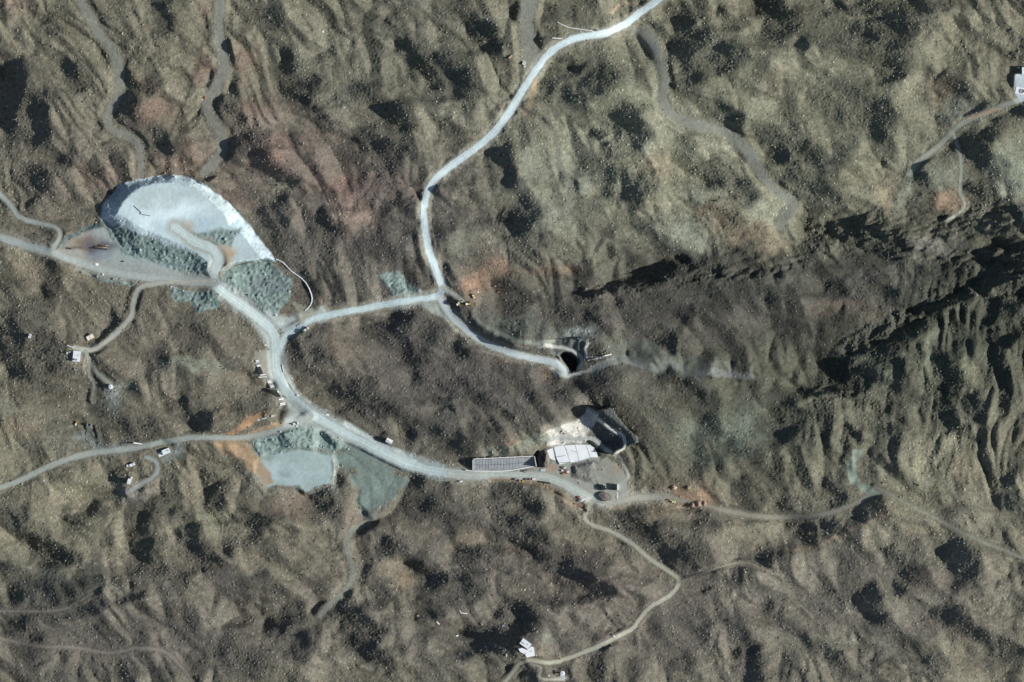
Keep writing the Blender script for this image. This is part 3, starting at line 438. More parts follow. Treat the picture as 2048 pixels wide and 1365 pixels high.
line_paint(Z4([(980, 520), (1080, 495), (1200, 500), (1300, 495), (1400, 495), (1480, 510), (1560, 570), (1640, 640)]), 4.5, (.42, .42, .38), .9, 2, o_cut, .9)
line_paint(Z4([(1690, 650), (1760, 690), (1810, 780), (1830, 870), (1800, 920)]), 3.2, (.36, .36, .31), .9, 1, None, .9)
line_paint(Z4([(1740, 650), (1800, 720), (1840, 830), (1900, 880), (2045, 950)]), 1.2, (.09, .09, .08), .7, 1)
line_paint(Z4([(600, 650), (660, 600), (720, 540)]), 5, (.42, .28, .17), .6, 3)
line_paint(Z4([(400, 640), (600, 630), (760, 560), (960, 500)]), 9, (.23, .25, .20), .8, 4)
# ---- upper open pit
PZ = lambda pts: T(1080, 640, 9.1, pts)
hole = PZ([(330, 640), (420, 575), (560, 590), (660, 670), (705, 760), (700, 850), (650, 955), (490, 955), (470, 860), (400, 760)])
pitout = PZ([(150, 430), (300, 330), (450, 330), (600, 340), (760, 330), (900, 360), (880, 450), (830, 540), (810, 640), (830, 700), (760, 830), (700, 960), (500, 960), (300, 700), (200, 560)])
bench2 = PZ([(100, 480), (300, 500), (470, 535), (620, 580), (710, 650), (750, 730), (745, 810), (700, 880)])
js, is_, dh = pdist(WL(pitout), 3, .5)
zpit = float(np.median(Hh[js, is_][dh > 0]))
fz = np.full((NY, NX), -99.0); jc, ic, dd = pdist(WL(hole), 20, .2); fz[jc, ic] = dd; dd = fz[js, is_]
bd = np.full((NY, NX), 99.0); jj, ii = window(WL(bench2), 15); q_, _ = seg_dist(*np.meshgrid(gx[ii], gy[jj]), WL(bench2)); bd[jj, ii] = q_; bd = bd[js, is_]
zt = zpit - 4 + np.clip(bd - 1.6, 0, 12) * .9 + .5 * band(4, 14, 1, 91, (R(80), 2.5))[js, is_] * np.clip(bd / 3 - .5, 0, 1)
zt = np.where(dd > 0, zpit - 4 - np.clip(dd, 0, 3.2) * 7.0, zt)
ed = np.clip(dh / 2, 0, 1)
Hh[js, is_] = np.where(dh > 0, zt * ed + Hh[js, is_] * (1 - ed), Hh[js, is_])
o_pit = new_own('open_pit', 'deep horseshoe shaped pit with a dark hole and grey bench at the road end', 'pit')
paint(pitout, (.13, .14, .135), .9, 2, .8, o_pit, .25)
paint(hole, (.10, .10, .10), .9, 1, .3)  # hole darkened, its inner shadow put into the colour
line_paint(bench2, 3.4, (.46, .45, .41), 1, 1, o_pit, .9)
line_paint(PZ([(0, 420), (120, 420), (250, 400)]), 3, (.5, .51, .46), .8, 1.5)
line_paint(PZ([(0, 490), (130, 500)]), 3, (.42, .43, .38), .8, 1.5, None, .7)
line_paint(PZ([(820, 700), (830, 560), (870, 470), (910, 430)]), 2.2, (.38, .40, .37), .9, 1)
line_paint(PZ([(500, 975), (700, 955), (860, 940), (920, 870)]), 2.5, (.43, .44, .38), .9, 1.2)
line_paint(PZ([(850, 710), (1000, 700), (1140, 665)]), 2.2, (.42, .43, .38), .9, 1)
blob(*PZ([(700, 250)])[0], 30, 10, (.30, .34, .33), .8)
o_tr = new_own('dirt_track', 'faded grey track running east from the open pit along the valley', 'track')
line_paint(PZ([(960, 940), (1100, 840), (1300, 760), (1500, 720), (1700, 800)]) + [(1310, 735), (1345, 728)], 8, (.225, .235, .215), .9, 2, o_tr, .8)
line_paint([(1225, 712), (1260, 714), (1290, 722), (1318, 736)], 1.6, (.40, .36, .28), .8, 1, o_tr)
line_paint([(1340, 730), (1380, 742), (1440, 748), (1500, 752)], 8, (.19, .195, .19), .7, 3, o_tr, .6)
line_paint([(1345, 735), (1372, 742), (1400, 762)], 2.5, (.26, .28, .30), .6, 1.5, o_tr)

# ---- roads
LW = (.53, .60, .585)
roads = [
 ('main_road', 'wide pale gravel road curving in from the top edge to the first junction', [(1345, -22), (1325, -6), (1285, 22), (1245, 52), (1205, 68), (1155, 76), (1110, 98), (1080, 130), (1055, 165), (1035, 200), (1008, 240), (985, 268), (950, 298), (905, 330), (872, 358), (855, 385), (848, 420), (852, 470), (860, 510), (874, 545), (884, 575), (878, 592)], 14, (.52, .60, .60), 0),
 ('main_road', 'gravel road joining the two junctions in the middle of the mine', [(878, 592), (840, 599), (790, 606), (730, 617), (680, 626), (632, 638), (600, 652), (572, 672), (558, 700)], 13, (.44, .515, .51), 0),
 ('main_road', 'broad pale haul road sweeping from the spoil heap to the portal yard', [(350, 455), (390, 482), (425, 498), (438, 522), (430, 548), (440, 578), (480, 608), (520, 640), (548, 668), (552, 700), (555, 740), (575, 785), (612, 820), (650, 845), (700, 873), (760, 903), (820, 930), (880, 945), (920, 949)], 18, (.44, .50, .48), 0),
 ('main_road', 'tan grey haul road passing in front of the concrete ramp and portal yard', [(900, 948), (950, 951), (1020, 951), (1080, 953), (1125, 966), (1160, 985), (1185, 1000), (1215, 1004)], 17, (.38, .40, .36), 0),
 ('side_road', 'tan grey road continuing east from the crusher towards the orange diggings', [(1200, 1003), (1235, 1003), (1270, 997), (1300, 995), (1335, 993)], 12, (.30, .29, .245), 0),
 ('side_road', 'grey side road leaving the left edge towards the haul road', [(-15, 470), (50, 490), (110, 507), (150, 522), (220, 543), (300, 556), (370, 562), (430, 566)], 15, (.33, .355, .33), 0),
 ('side_road', 'narrow road bending round at the left edge above the side road', [(-15, 372), (18, 408), (40, 435), (80, 448), (110, 456), (120, 472), (105, 500)], 9, (.33, .345, .31), 0),
 ('access_road', 'winding double track road from the junction down to the white building', [(430, 563), (360, 563), (305, 569), (277, 580), (268, 610), (262, 635), (240, 660), (210, 685), (182, 700), (150, 696)], 10, (.335, .335, .285), 0),
 ('dirt_track', 'green grey track below the white building on the left', [(172, 703), (180, 722), (192, 742), (210, 760), (222, 768)], 7, (.215, .235, .20), 0),
 ('dirt_track', 'thin track forking south towards the yellow bulldozer', [(178, 725), (180, 750), (188, 770), (183, 800)], 5, (.23, .24, .20), 0),
 ('access_road', 'grey road running along the lower left from the junction', [(622, 832), (590, 848), (535, 866), (480, 876), (400, 875), (320, 886), (260, 898), (180, 907), (100, 932), (40, 962), (-15, 980)], 11, (.29, .305, .27), 0),
 ('pit_road', 'pale road descending beside a steep dark bank to the open pit', [(878, 592), (893, 620), (920, 650), (960, 680), (1010, 702), (1060, 716), (1105, 725), (1125, 738), (1130, 745)], 14, (.42, .46, .46), -2.5),
 ('dirt_track', 'short tan track beside the yellow diggers', [(884, 575), (905, 588), (925, 602)], 9, (.36, .36, .30), 0),
 ('dirt_track', 'winding pale track snaking to the white building at the bottom edge', [(1185, 1003), (1170, 1035), (1186, 1050), (1220, 1062), (1265, 1088), (1300, 1118), (1345, 1148), (1357, 1165), (1340, 1190), (1300, 1215), (1278, 1240), (1262, 1260), (1210, 1285), (1150, 1312), (1100, 1325), (1050, 1322), (1022, 1350), (1000, 1380)], 8, (.33, .315, .25), 0),
 ('dirt_track', 'faint track curving east along the foot of the mountain', [(1325, 992), (1380, 1005), (1425, 1015), (1475, 1027), (1550, 1035), (1640, 1030), (1700, 1012), (1752, 985)], 9, (.22, .205, .165), 0),
 ('dirt_track', 'straight faint track running to the lower right edge', [(1752, 975), (1850, 1026), (1950, 1078), (2070, 1125)], 6, (.19, .185, .15), 0),
 ('dirt_track', 'grey track coming from the pale pad at the right edge', [(2040, 200), (2000, 215), (1950, 235), (1915, 255), (1880, 290), (1840, 322), (1818, 350)], 10, (.25, .255, .215), 0),
 ('dirt_track', 'narrow track branching south near the right edge', [(1905, 268), (1918, 300), (1922, 340), (1919, 380), (1928, 415), (1895, 442)], 6, (.26, .265, .225), 0),
 ('dirt_track', 'brown track wandering through the lower left corner', [(-15, 1275), (60, 1290), (150, 1296), (220, 1306), (280, 1296), (340, 1310), (395, 1375)], 6, (.175, .155, .13), 0),
 ('dirt_track', 'faint brown track hugging the left edge above the lower left corner', [(-15, 1222), (60, 1224), (120, 1220), (160, 1203), (195, 1180)], 4, (.20, .18, .145), 0),
 ('dirt_track', 'loop track around the small buildings at the lower left', [(292, 915), (312, 925), (316, 940), (305, 955), (280, 970), (258, 985)], 8, (.25, .27, .255), 0),
 ('dirt_track', 'faint footpath crossing the saddle east of the winding track', [(1357, 1165), (1400, 1150), (1450, 1130), (1500, 1128), (1560, 1150)], 3, (.24, .21, .16), 0),
 ('dirt_track', 'pale spur bending round to the little tower at the bottom edge', [(1062, 1328), (1082, 1336), (1078, 1350), (1088, 1358), (1125, 1358)], 4, (.26, .25, .20), 0)]
line_paint([(440, 575), (520, 640), (552, 690), (560, 760), (600, 812), (680, 862), (780, 912), (880, 945)], 15, (.40, .43, .415), .75, 6, None, .8)
line_paint([(520, 640), (575, 650), (640, 632)], 12, (.38, .41, .395), .7, 5, None, .8)
line_paint([(580, 845), (620, 850), (690, 872), (740, 905)], 9, (.33, .36, .34), .6, 5, None, .7)
line_paint([(160, 872), (215, 900), (262, 896)], 11, (.25, .275, .255), .7, 5)
line_paint([(268, 768), (245, 770), (224, 776)], 4.5, (.22, .24, .20), .8, 2)
line_paint([(176, 858), (184, 885), (215, 903)], 6, (.25, .27, .245), .7, 3)
line_paint([(330, 920), (355, 900), (362, 880)], 5, (.28, .32, .31), .6, 3)
ub = T(680, 450, SC, [(780, 540), (860, 600), (930, 632), (1010, 660), (1080, 688), (1130, 690), (1250, 690)])
line_paint(ub, 3.5, (.25, .275, .225), .85, 2, None, .8)
line_paint(T(680, 450, SC, [(790, 490), (850, 530), (960, 560), (1080, 620), (1250, 640)]), 3, (.16, .175, .15), .7, 2)
rdn = band(5, 30, 1.0, 95)
road_mask = np.zeros((NY, NX))
dust = (.34, .33, .285)
for nm, lb, pts, w, c, dz in roads:                      # dusty verges first
    if w >= 12: line_paint(catmull(pts, 8), w * .5 + 8, (.325, .31, .255) , .75, 6)
line_paint([(440, 575), (520, 640), (552, 690), (558, 760), (600, 812), (680, 862), (780, 912), (880, 945)], 16, (.38, .425, .41), .85, 6, None, .8)
line_paint([(515, 632), (575, 650), (645, 630)], 14, (.38, .42, .405), .85, 5, None, .8)
line_paint([(878, 592), (840, 600), (790, 608)], 12, (.33, .35, .32), .7, 5, None, .8)
line_paint([(585, 840), (620, 835), (640, 842)], 15, (.36, .39, .37), .8, 5, None, .8)
line_paint([(430, 565), (380, 560), (300, 553), (220, 540)], 11, (.33, .365, .35), .7, 4, None, .8)
for nm, lb, pts, w, c, dz in roads:
    oid = new_own(nm, lb, 'road' if 'road' in nm else 'track')
    q = catmull(pts, 4); wq = WL(q)
    xs = np.array([p[0] for p in wq]); ys = np.array([p[1] for p in wq])
    zs = sample(xs, ys); n = len(zs)
    kn = 15; zs = np.convolve(np.pad(zs, kn, mode='edge'), np.hanning(2 * kn + 1) / np.hanning(2 * kn + 1).sum(), 'valid') + dz * np.sin(np.linspace(0, np.pi, n))
    hw = w * .25
    js, is_ = window(wq, hw + 8)
    shp = Hh[js, is_].shape
    best = np.full(shp, 1e9); zz = np.zeros(shp); sg = np.zeros(shp)
    X, Y = np.meshgrid(gx[is_], gy[js]); X = X + .25 * n_w1[js, is_]; Y = Y + .25 * n_w2[js, is_]
    rr = int(hw + 8)
    for k in range(n - 1):
        i0 = max(0, int(min(xs[k], xs[k + 1]) - rr + NX / 2) - is_.start); i1 = min(shp[1], int(max(xs[k], xs[k + 1]) + rr + NX / 2) - is_.start)
        j0 = max(0, int(min(ys[k], ys[k + 1]) - rr + NY / 2) - js.start); j1 = min(shp[0], int(max(ys[k], ys[k + 1]) + rr + NY / 2) - js.start)
        if i1 <= i0 or j1 <= j0: continue
        sl_ = (slice(j0, j1), slice(i0, i1)); x_, y_ = X[sl_], Y[sl_]
        dx, dy = xs[k + 1] - xs[k], ys[k + 1] - ys[k]
        t = np.clip(((x_ - xs[k]) * dx + (y_ - ys[k]) * dy) / (dx * dx + dy * dy + 1e-9), 0, 1)
        d = np.hypot(x_ - xs[k] - t * dx, y_ - ys[k] - t * dy); b = best[sl_]; u = d < b
        zz[sl_][u] = (zs[k] * (1 - t) + zs[k + 1] * t)[u]
        sg[sl_][u] = np.sign(dx * (y_ - ys[k]) - dy * (x_ - xs[k]))[u]; b[u] = d[u]
    m = np.clip((hw + 4.5 - best) / 4.0, 0, 1); m = m * m * (3 - 2 * m)
    Hh[js, is_] = Hh[js, is_] * (1 - m) + zz * m
    hwn = hw * (1 + .10 * rdn[js, is_]); mm = np.clip((hwn - best) / 1.2 + .6, 0, 1)
    fr = 2 * best / max(hw, .5) / 2
    shade = np.clip(1.17 - .20 * fr ** 2, .7, 1.2)
    cc = cf(c)[None, None] * shade[..., None]
    col[js, is_] = col[js, is_] * (1 - .95 * mm[..., None]) + cc * .95 * mm[..., None]
    soft[js, is_] = np.maximum(soft[js, is_], np.clip((hw + 1.5 - best) / 2, 0, 1) * (.95 if w > 6 else .7))
    own[js, is_] = np.where(best < hw, oid, own[js, is_])
    tk = track[js, is_]; u = (best < hw + 3) & (best < np.abs(tk)); tk[u] = (best * sg / max(hw, .5) * 4)[u]
    road_mask[js, is_] = np.maximum(road_mask[js, is_], np.clip((hw + 2 - best) / 2, 0, 1))
line_paint(T(680, 450, SC, [(572, 485), (605, 540), (650, 590), (710, 640), (770, 662)]), 1.6, (.37, .38, .28), .85, 1.2)
line_paint(T(430, 810, 5.12, [(1195, 505), (1218, 560), (1225, 640), (1205, 790)]), 1.4, (.42, .45, .38), .8, 1)
line_paint(T(430, 810, 5.12, [(1205, 580), (1208, 660), (1190, 760)]), 1.6, (.14, .20, .19), .7, 1)  # shaded side of the edge berm, painted as a dark line
line_paint(T(430, 810, 5.12, [(880, 465), (1000, 478), (1190, 510)]), 1.0, (.16, .22, .20), .6, 1)
# ease the joins between road pieces
kern = np.exp(-.5 * (KK * 2.6) ** 2)
mk = np.clip(np.fft.ifft2(np.fft.fft2(road_mask) * np.exp(-.5 * (KK * 1.5) ** 2)).real * 1.2, 0, 1)
Hh = Hh * (1 - .85 * mk) + np.fft.ifft2(np.fft.fft2(Hh) * kern).real * .85 * mk
# trench and orange bank south of the haul road
HT = lambda *p: T(680, 899, SC, p)
tr_ = HT((880, 178), (1000, 182), (1150, 196), (1240, 235), (1320, 285), (1370, 320), (1430, 350))
line_paint(tr_, 4.5, (.30, .225, .16), .75, 2)
p_ = WL([(x + 1, y + 3) for x, y in tr_]); j_, i_ = window(p_, 6); dq, _ = seg_dist(*np.meshgrid(gx[i_], gy[j_]), p_); Hh[j_, i_] -= 2.0 * np.clip(1.3 - dq / 1.6, 0, 1)
line_paint(T(680, 450, SC, [(1240, 840), (1270, 870), (1330, 880), (1400, 868)]), 3.5, (.60, .62, .56), .9, 2, None, .6)
paint([(1200, 672), (1290, 676), (1340, 700), (1400, 725), (1480, 740), (1400, 752), (1300, 742), (1225, 720)], (.165, .175, .145), .8, 8, 3, None, .45)
# junction aprons
for p, c in [([(545, 655), (575, 660), (600, 650), (612, 645), (600, 630), (575, 640), (560, 640)], (.40, .44, .43)),
             ([(575, 795), (625, 830), (600, 855), (560, 860), (575, 830)], (.36, .39, .37)), ([(600, 625), (580, 600), (610, 610), (640, 620), (620, 640), (585, 650)], (.35, .35, .28)),
             ([(820, 605), (868, 603), (900, 640), (880, 635), (850, 615)], (.31, .34, .31)), ([(590, 838), (650, 850), (720, 890), (700, 880), (610, 860)], (.31, .35, .32)),
             ([(1270, 55), (1300, 70), (1320, 110), (1290, 95), (1262, 70)], (.26, .27, .235))]:
    paint(p, c, .85, 3, 1, None, .85)
line_paint(T(430, 810, 5.12, [(1330, 200), (1450, 260), (1560, 330), (1700, 400), (1850, 470), (2048, 570)]), 5, (.56, .63, .62), .75, 2, None, .8)
line_paint(T(480, 690, 7.583, [(640, 0), (560, 140), (590, 420), (700, 640)]), 3, (.60, .67, .66), .7, 2)
emb = T(980, 60, 5.6875, [(510, 580), (500, 680), (480, 800), (440, 900), (400, 930)])
line_paint(emb, 6, (.36, .28, .19), .9, 2, None, .6); line_paint(T(980, 60, 5.6875, [(440, 950), (540, 1130)]), 3, (.32, .26, .18), .8, 1.5)
line_paint([(1225, 28), (1240, 8), (1262, 3)], 3, (.40, .31, .22), .8, 1.5)
line_paint(T(1348, 899, SC, [(650, 595), (820, 575), (960, 510), (1050, 460), (1200, 395), (1210, 340)]), 2.5, (.33, .25, .18), .8, 1.5)
line_paint(T(1348, 0, SC, [(1720, 700), (1800, 660), (1900, 640)]), 2, (.44, .30, .18), .9, 1)
teal2 = T(1348, 899, SC, [(1040, 10), (1100, 0), (1100, 60), (1060, 90), (1080, 180), (1160, 220), (1220, 260), (1130, 285), (1090, 250), (1020, 180), (1010, 120)])
o_t2 = new_own('scree_patch', 'teal green bare patch on the slope above the long faint track', 'scree')
paint(teal2, (.215, .255, .21), .85, 2, 1, o_t2, .8)
o_pp = new_own('pale_pad', 'pale blue grey pad cut off by the right edge', 'pad')
pp = [(2028, 152), (2070, 145), (2070, 210), (2040, 205), (2028, 190)]
level(pp, None, 5); paint(pp, (.45, .50, .52), 1, 1.5, .6, o_pp, .9)
for p, s in [((155, 713), 16), ((181, 675), 13), ((221, 773), 8), ((325, 907), 20), ((264, 930), 10), ((259, 962), 10), ((1052, 1292), 22), ((1125, 1352), 12), ((60, 673), 7), ((777, 884), 12), ((1347, 1003), 10),
             ((936, 604), 14), ((947, 592), 9), ((205, 493), 16), ((1234, 974), 10), ((1206, 975), 9), ((152, 847), 7), ((179, 851), 9), ((1021, 115), 6), ((1048, 129), 6), ((610, 661), 9), ((2048, 142), 10), ((1129, 941), 12), ((1226, 1271), 6)]:
    q = [(p[0] + s * math.cos(a), p[1] + s * math.sin(a)) for a in np.linspace(0, 2 * np.pi, 9)[:-1]]
    level(q, None, 6, .45); js, is_, d = pdist(WL(q), 4); soft[js, is_] = np.maximum(soft[js, is_], np.clip(d / 2, 0, .9))
blob(155, 725, 22, 14, (.34, .31, .25), .7); blob(1055, 1310, 28, 14, (.33, .29, .21), .7); blob(225, 790, 12, 20, (.30, .33, .31), .7); blob(262, 985, 22, 14, (.31, .30, .27), .7); blob(1125, 1356, 16, 5, (.5, .49, .44), .8); blob(350, 900, 14, 14, (.28, .31, .29), .7); blob(1095, 1270, 14, 14, (.26, .27, .22), .5)
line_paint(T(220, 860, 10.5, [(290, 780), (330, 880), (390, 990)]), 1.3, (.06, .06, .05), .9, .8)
# ditches near the grey container
for a in (T(20, 640, 5.6875, [(835, 1190), (850, 1300)]), T(20, 640, 5.6875, [(930, 1200), (975, 1330)])):
    p = WL(a); js, is_ = window(p, 6); d, _ = seg_dist(*np.meshgrid(gx[is_], gy[js]), p); Hh[js, is_] -= 1.8 * np.clip(1 - d / 2, 0, 1)
# mounds by the digger
for (x, y, r, h) in [(1378, 1009, 3.2, 2.2), (1388, 1008, 3.2, 2.4), (1399, 1007, 3.5, 2.6), (1347, 976, 3, 2), (1160, 998, 3, 1.5), (1208, 992, 5, 2.5), (1376, 976, 3.5, 2.6), (533, 832, 6, 1.6), (598, 634, 4, 1.2)]:
    wx, wy = W((x, y)); Hh += h * np.exp(-(((GXX - wx) ** 2 + (GYY - wy) ** 2) / (r * r * .5)))
# ---- micro relief
crag = np.zeros((NY, NX))
for cp, cw in (([(1350, 560), (1480, 545), (1600, 530)], 9), ([(1640, 470), (1760, 460), (1900, 500), (2060, 530)], 22), ([(1700, 700), (1800, 640), (1900, 590), (2060, 560)], 14), ([(1600, 790), (1700, 785)], 7), ([(1880, 440), (2060, 450)], 14), ([(1180, 590), (1330, 550)], 9)):
    pw = WL(cp); j_, i_ = window(pw, cw * 2); dq, _ = seg_dist(*np.meshgrid(gx[i_], gy[j_]), pw); crag[j_, i_] = np.maximum(crag[j_, i_], np.exp(-(dq / cw) ** 2))
Hh += crag * (1.0 * band(4, 16, .9, 81, (R(15), 2.2)) + .3 * band(2.5, 6, .4, 82))
fine = 0.15 * band(2.0, 4.5, .2, 31) + 0.06 * band(5, 12, .8, 32) + 0.05 * band(10, 30, 1.0, 33)
fine *= 1 + .7 * np.clip(band(40, 160, 1, 34), -1, 1.5) * .4
Hh += fine * (1 - soft) * (1 + .35 * np.clip(SD - .3, 0, 1) + .6 * gm)
dirn = .10 * band(2.2, 9, .5, 35)
Hh += dirn * soft * .25
var = 1 + (.10 * band(3, 12, .6, 41) + .08 * band(20, 120, 1, 42)) * (1 - .7 * soft)
sparse = np.clip(band(2.2, 6, .3, 43) - 1.1, 0, 1.5) * (1 - soft)
col = np.clip(col * var[..., None], .02, .85)
col = col * (1 - (.45 * np.clip(sparse, 0, 1))[..., None]) + cf((.06, .062, .045)) * (.45 * np.clip(sparse, 0, 1))[..., None]

col = np.where((own == 0)[..., None], col * np.array([.95, .965, .955]), col * np.array([1.04, 1.07, 1.08])); col = np.clip(col, 0, .85)
# ---------------------------------------------------------------- materials
def mat(name, c, rough=.9, noise=None, bump=0, metal=0, c2=None, scale=1.0):
    m = bpy.data.materials.new(name); m.use_nodes = True; nt = m.node_tree; bs = nt.nodes['Principled BSDF']
    bs.inputs['Roughness'].default_value = rough; bs.inputs['Metallic'].default_value = metal
    bs.inputs['Specular IOR Level'].default_value = .25
    tc = nt.nodes.new('ShaderNodeTexCoord'); nz = nt.nodes.new('ShaderNodeTexNoise'); nz.inputs['Scale'].default_value = scale; nz.inputs['Detail'].default_value = 6
    nt.links.new(tc.outputs['Object'], nz.inputs['Vector'])
    rp = nt.nodes.new('ShaderNodeValToRGB'); e = rp.color_ramp.elements
    c2 = c2 or tuple(v * .72 for v in c)
    e[0].position = .3; e[0].color = (*c2, 1); e[1].position = .68; e[1].color = (*c, 1)
    nt.links.new(nz.outputs['Fac'], rp.inputs[0]); nt.links.new(rp.outputs[0], bs.inputs['Base Color'])
    if bump:
        bp = nt.nodes.new('ShaderNodeBump'); bp.inputs['Strength'].default_value = bump; bp.inputs['Distance'].default_value = .1
        nt.links.new(nz.outputs['Fac'], bp.inputs['Height']); nt.links.new(bp.outputs[0], bs.inputs['Normal'])
    return m
def ground_mat():
    m = bpy.data.materials.new('stony_ground'); m.use_nodes = True; nt = m.node_tree; N = nt.nodes; L = nt.links
    bs = N['Principled BSDF']; bs.inputs['Roughness'].default_value = 1; bs.inputs['Specular IOR Level'].default_value = .05
    at = N.new('ShaderNodeAttribute'); at.attribute_name = 'soil'
    tk = N.new('ShaderNodeAttribute'); tk.attribute_name = 'track'
    sf = N.new('ShaderNodeAttribute'); sf.attribute_name = 'soft'
    tc = N.new('ShaderNodeTexCoord')
    n1 = N.new('ShaderNodeTexNoise'); n1.inputs['Scale'].default_value = .75; n1.inputs['Detail'].default_value = 5; n1.inputs['Roughness'].default_value = .75
    L.new(tc.outputs['Object'], n1.inputs['Vector'])
    mr = N.new('ShaderNodeMapRange'); mr.inputs[1].default_value = .3; mr.inputs[2].default_value = .7; mr.inputs[3].default_value = .66; mr.inputs[4].default_value = 1.34
    L.new(n1.outputs['Fac'], mr.inputs[0])
    # less contrast on graded ground
    mx = N.new('ShaderNodeMix'); mx.data_type = 'FLOAT'; L.new(sf.outputs['Fac'], mx.inputs[0]); L.new(mr.outputs[0], mx.inputs[2])
    mr2 = N.new('ShaderNodeMapRange'); mr2.inputs[1].default_value = .3; mr2.inputs[2].default_value = .7; mr2.inputs[3].default_value = .93; mr2.inputs[4].default_value = 1.07
    L.new(n1.outputs['Fac'], mr2.inputs[0]); L.new(mr2.outputs[0], mx.inputs[3])
    # wheel tracks from the distance to the road centre
    s1 = N.new('ShaderNodeMath'); s1.operation = 'MULTIPLY'; s1.inputs[1].default_value = 2.3; L.new(tk.outputs['Fac'], s1.inputs[0])
    s2 = N.new('ShaderNodeMath'); s2.operation = 'COSINE'; L.new(s1.outputs[0], s2.inputs[0])
    ab = N.new('ShaderNodeMath'); ab.operation = 'ABSOLUTE'; L.new(tk.outputs['Fac'], ab.inputs[0])
    ins = N.new('ShaderNodeMapRange'); ins.inputs[1].default_value = 2.6; ins.inputs[2].default_value = 4.6; ins.inputs[3].default_value = .06; ins.inputs[4].default_value = 0
    L.new(ab.outputs[0], ins.inputs[0])
    s3 = N.new('ShaderNodeMath'); s3.operation = 'MULTIPLY_ADD'; L.new(s2.outputs[0], s3.inputs[0]); L.new(ins.outputs[0], s3.inputs[1]); L.new(mx.outputs[0], s3.inputs[2])
    vm = N.new('ShaderNodeVectorMath'); vm.operation = 'SCALE'; L.new(at.outputs['Color'], vm.inputs[0]); L.new(s3.outputs[0], vm.inputs['Scale'])
    L.new(vm.outputs[0], bs.inputs['Base Color'])
    bp = N.new('ShaderNodeBump'); bp.inputs['Distance'].default_value = 1.3
    om = N.new('ShaderNodeMapRange'); om.inputs[3].default_value = .75; om.inputs[4].default_value = .12; L.new(sf.outputs['Fac'], om.inputs[0]); L.new(om.outputs[0], bp.inputs['Strength'])
    L.new(n1.outputs['Fac'], bp.inputs['Height']); L.new(bp.outputs[0], bs.inputs['Normal'])
    return m
MG = ground_mat()
# ---------------------------------------------------------------- terrain sheet, one mesh per piece of the setting
def axis(half, far):
    a = list(np.arange(-half, half + .5, 1.0)); s = 1.0
    x = half
    while x < far: s *= 1.14; x += s; a.append(x)
    s = 1.0; x = half; b = []
    while x < far: s *= 1.14; x += s; b.append(-x)
    return np.array(sorted(b) + a)
ax, ay = axis(540, 2600), axis(368, 2400)
AX, AY = np.meshgrid(ax, ay); nx, ny = len(ax), len(ay)
Zt = sample(AX, AY)
far = np.clip((np.hypot(AX, AY) - 900) / 900, 0, 1); Zt = Zt * (1 + .8 * far)
ii = np.mod(np.round(AX + NX / 2).astype(int), NX); jj = np.mod(np.round(AY + NY / 2).astype(int), NY)
outside = (np.abs(AX) > 560) | (np.abs(AY) > 400)
cv = col[jj, ii]; sv = soft[jj, ii]; tv = np.where(outside, 30, track[jj, ii]); ov = np.where(outside, 0, own[jj, ii])
cv = np.where(outside[..., None], BASE * (.9 + .1 * var[jj, ii][..., None]), cv); sv = np.where(outside, 0, sv)
idx = np.arange(nx * ny).reshape(ny, nx)
quads = np.stack([idx[:-1, :-1], idx[:-1, 1:], idx[1:, 1:], idx[1:, :-1]], -1).reshape(-1, 4)
fo = ov[:-1, :-1].reshape(-1)
P3 = np.stack([AX, AY, Zt], -1).reshape(-1, 3); cvf = cv.reshape(-1, 3); svf = sv.reshape(-1); tvf = tv.reshape(-1)
def tagp(o, label=None, cat=None, group=None, kind=None):
    if label: o['label'] = label
    if cat: o['category'] = cat
    if group: o['group'] = group
    if kind: o['kind'] = kind
    return o
def quad_mesh(name, v, q, m):
    me = bpy.data.meshes.new(name); me.vertices.add(len(v)); me.vertices.foreach_set('co', np.ascontiguousarray(v, np.float32).ravel())
    k = q.shape[1]
    me.loops.add(q.size); me.loops.foreach_set('vertex_index', np.ascontiguousarray(q, np.int32).ravel())
    me.polygons.add(len(q)); me.polygons.foreach_set('loop_start', np.arange(0, q.size, k, dtype=np.int32))
    me.update(calc_edges=True); me.materials.append(m)
    return me
for k, (nm, lb, ct) in enumerate(OWN):
    f = quads[fo == k]
    if not len(f): continue
    uv_, inv = np.unique(f, return_inverse=True)
    me = quad_mesh(nm, P3[uv_], inv.reshape(-1, 4), MG)
    a = me.attributes.new('soil', 'FLOAT_COLOR', 'POINT'); a.data.foreach_set('color', np.concatenate([cvf[uv_], np.ones((len(uv_), 1))], 1).astype(np.float32).ravel())
    for an, src in (('track', tvf), ('soft', svf)):
        a = me.attributes.new(an, 'FLOAT', 'POINT'); a.data.foreach_set('value', src[uv_].astype(np.float32))
    me.polygons.foreach_set('use_smooth', np.ones(len(f), bool))
    o = bpy.data.objects.new(nm, me); C.objects.link(o)
    tagp(o, lb, ct, None, 'structure')
def gz(x, y): return float(sample(x, y))

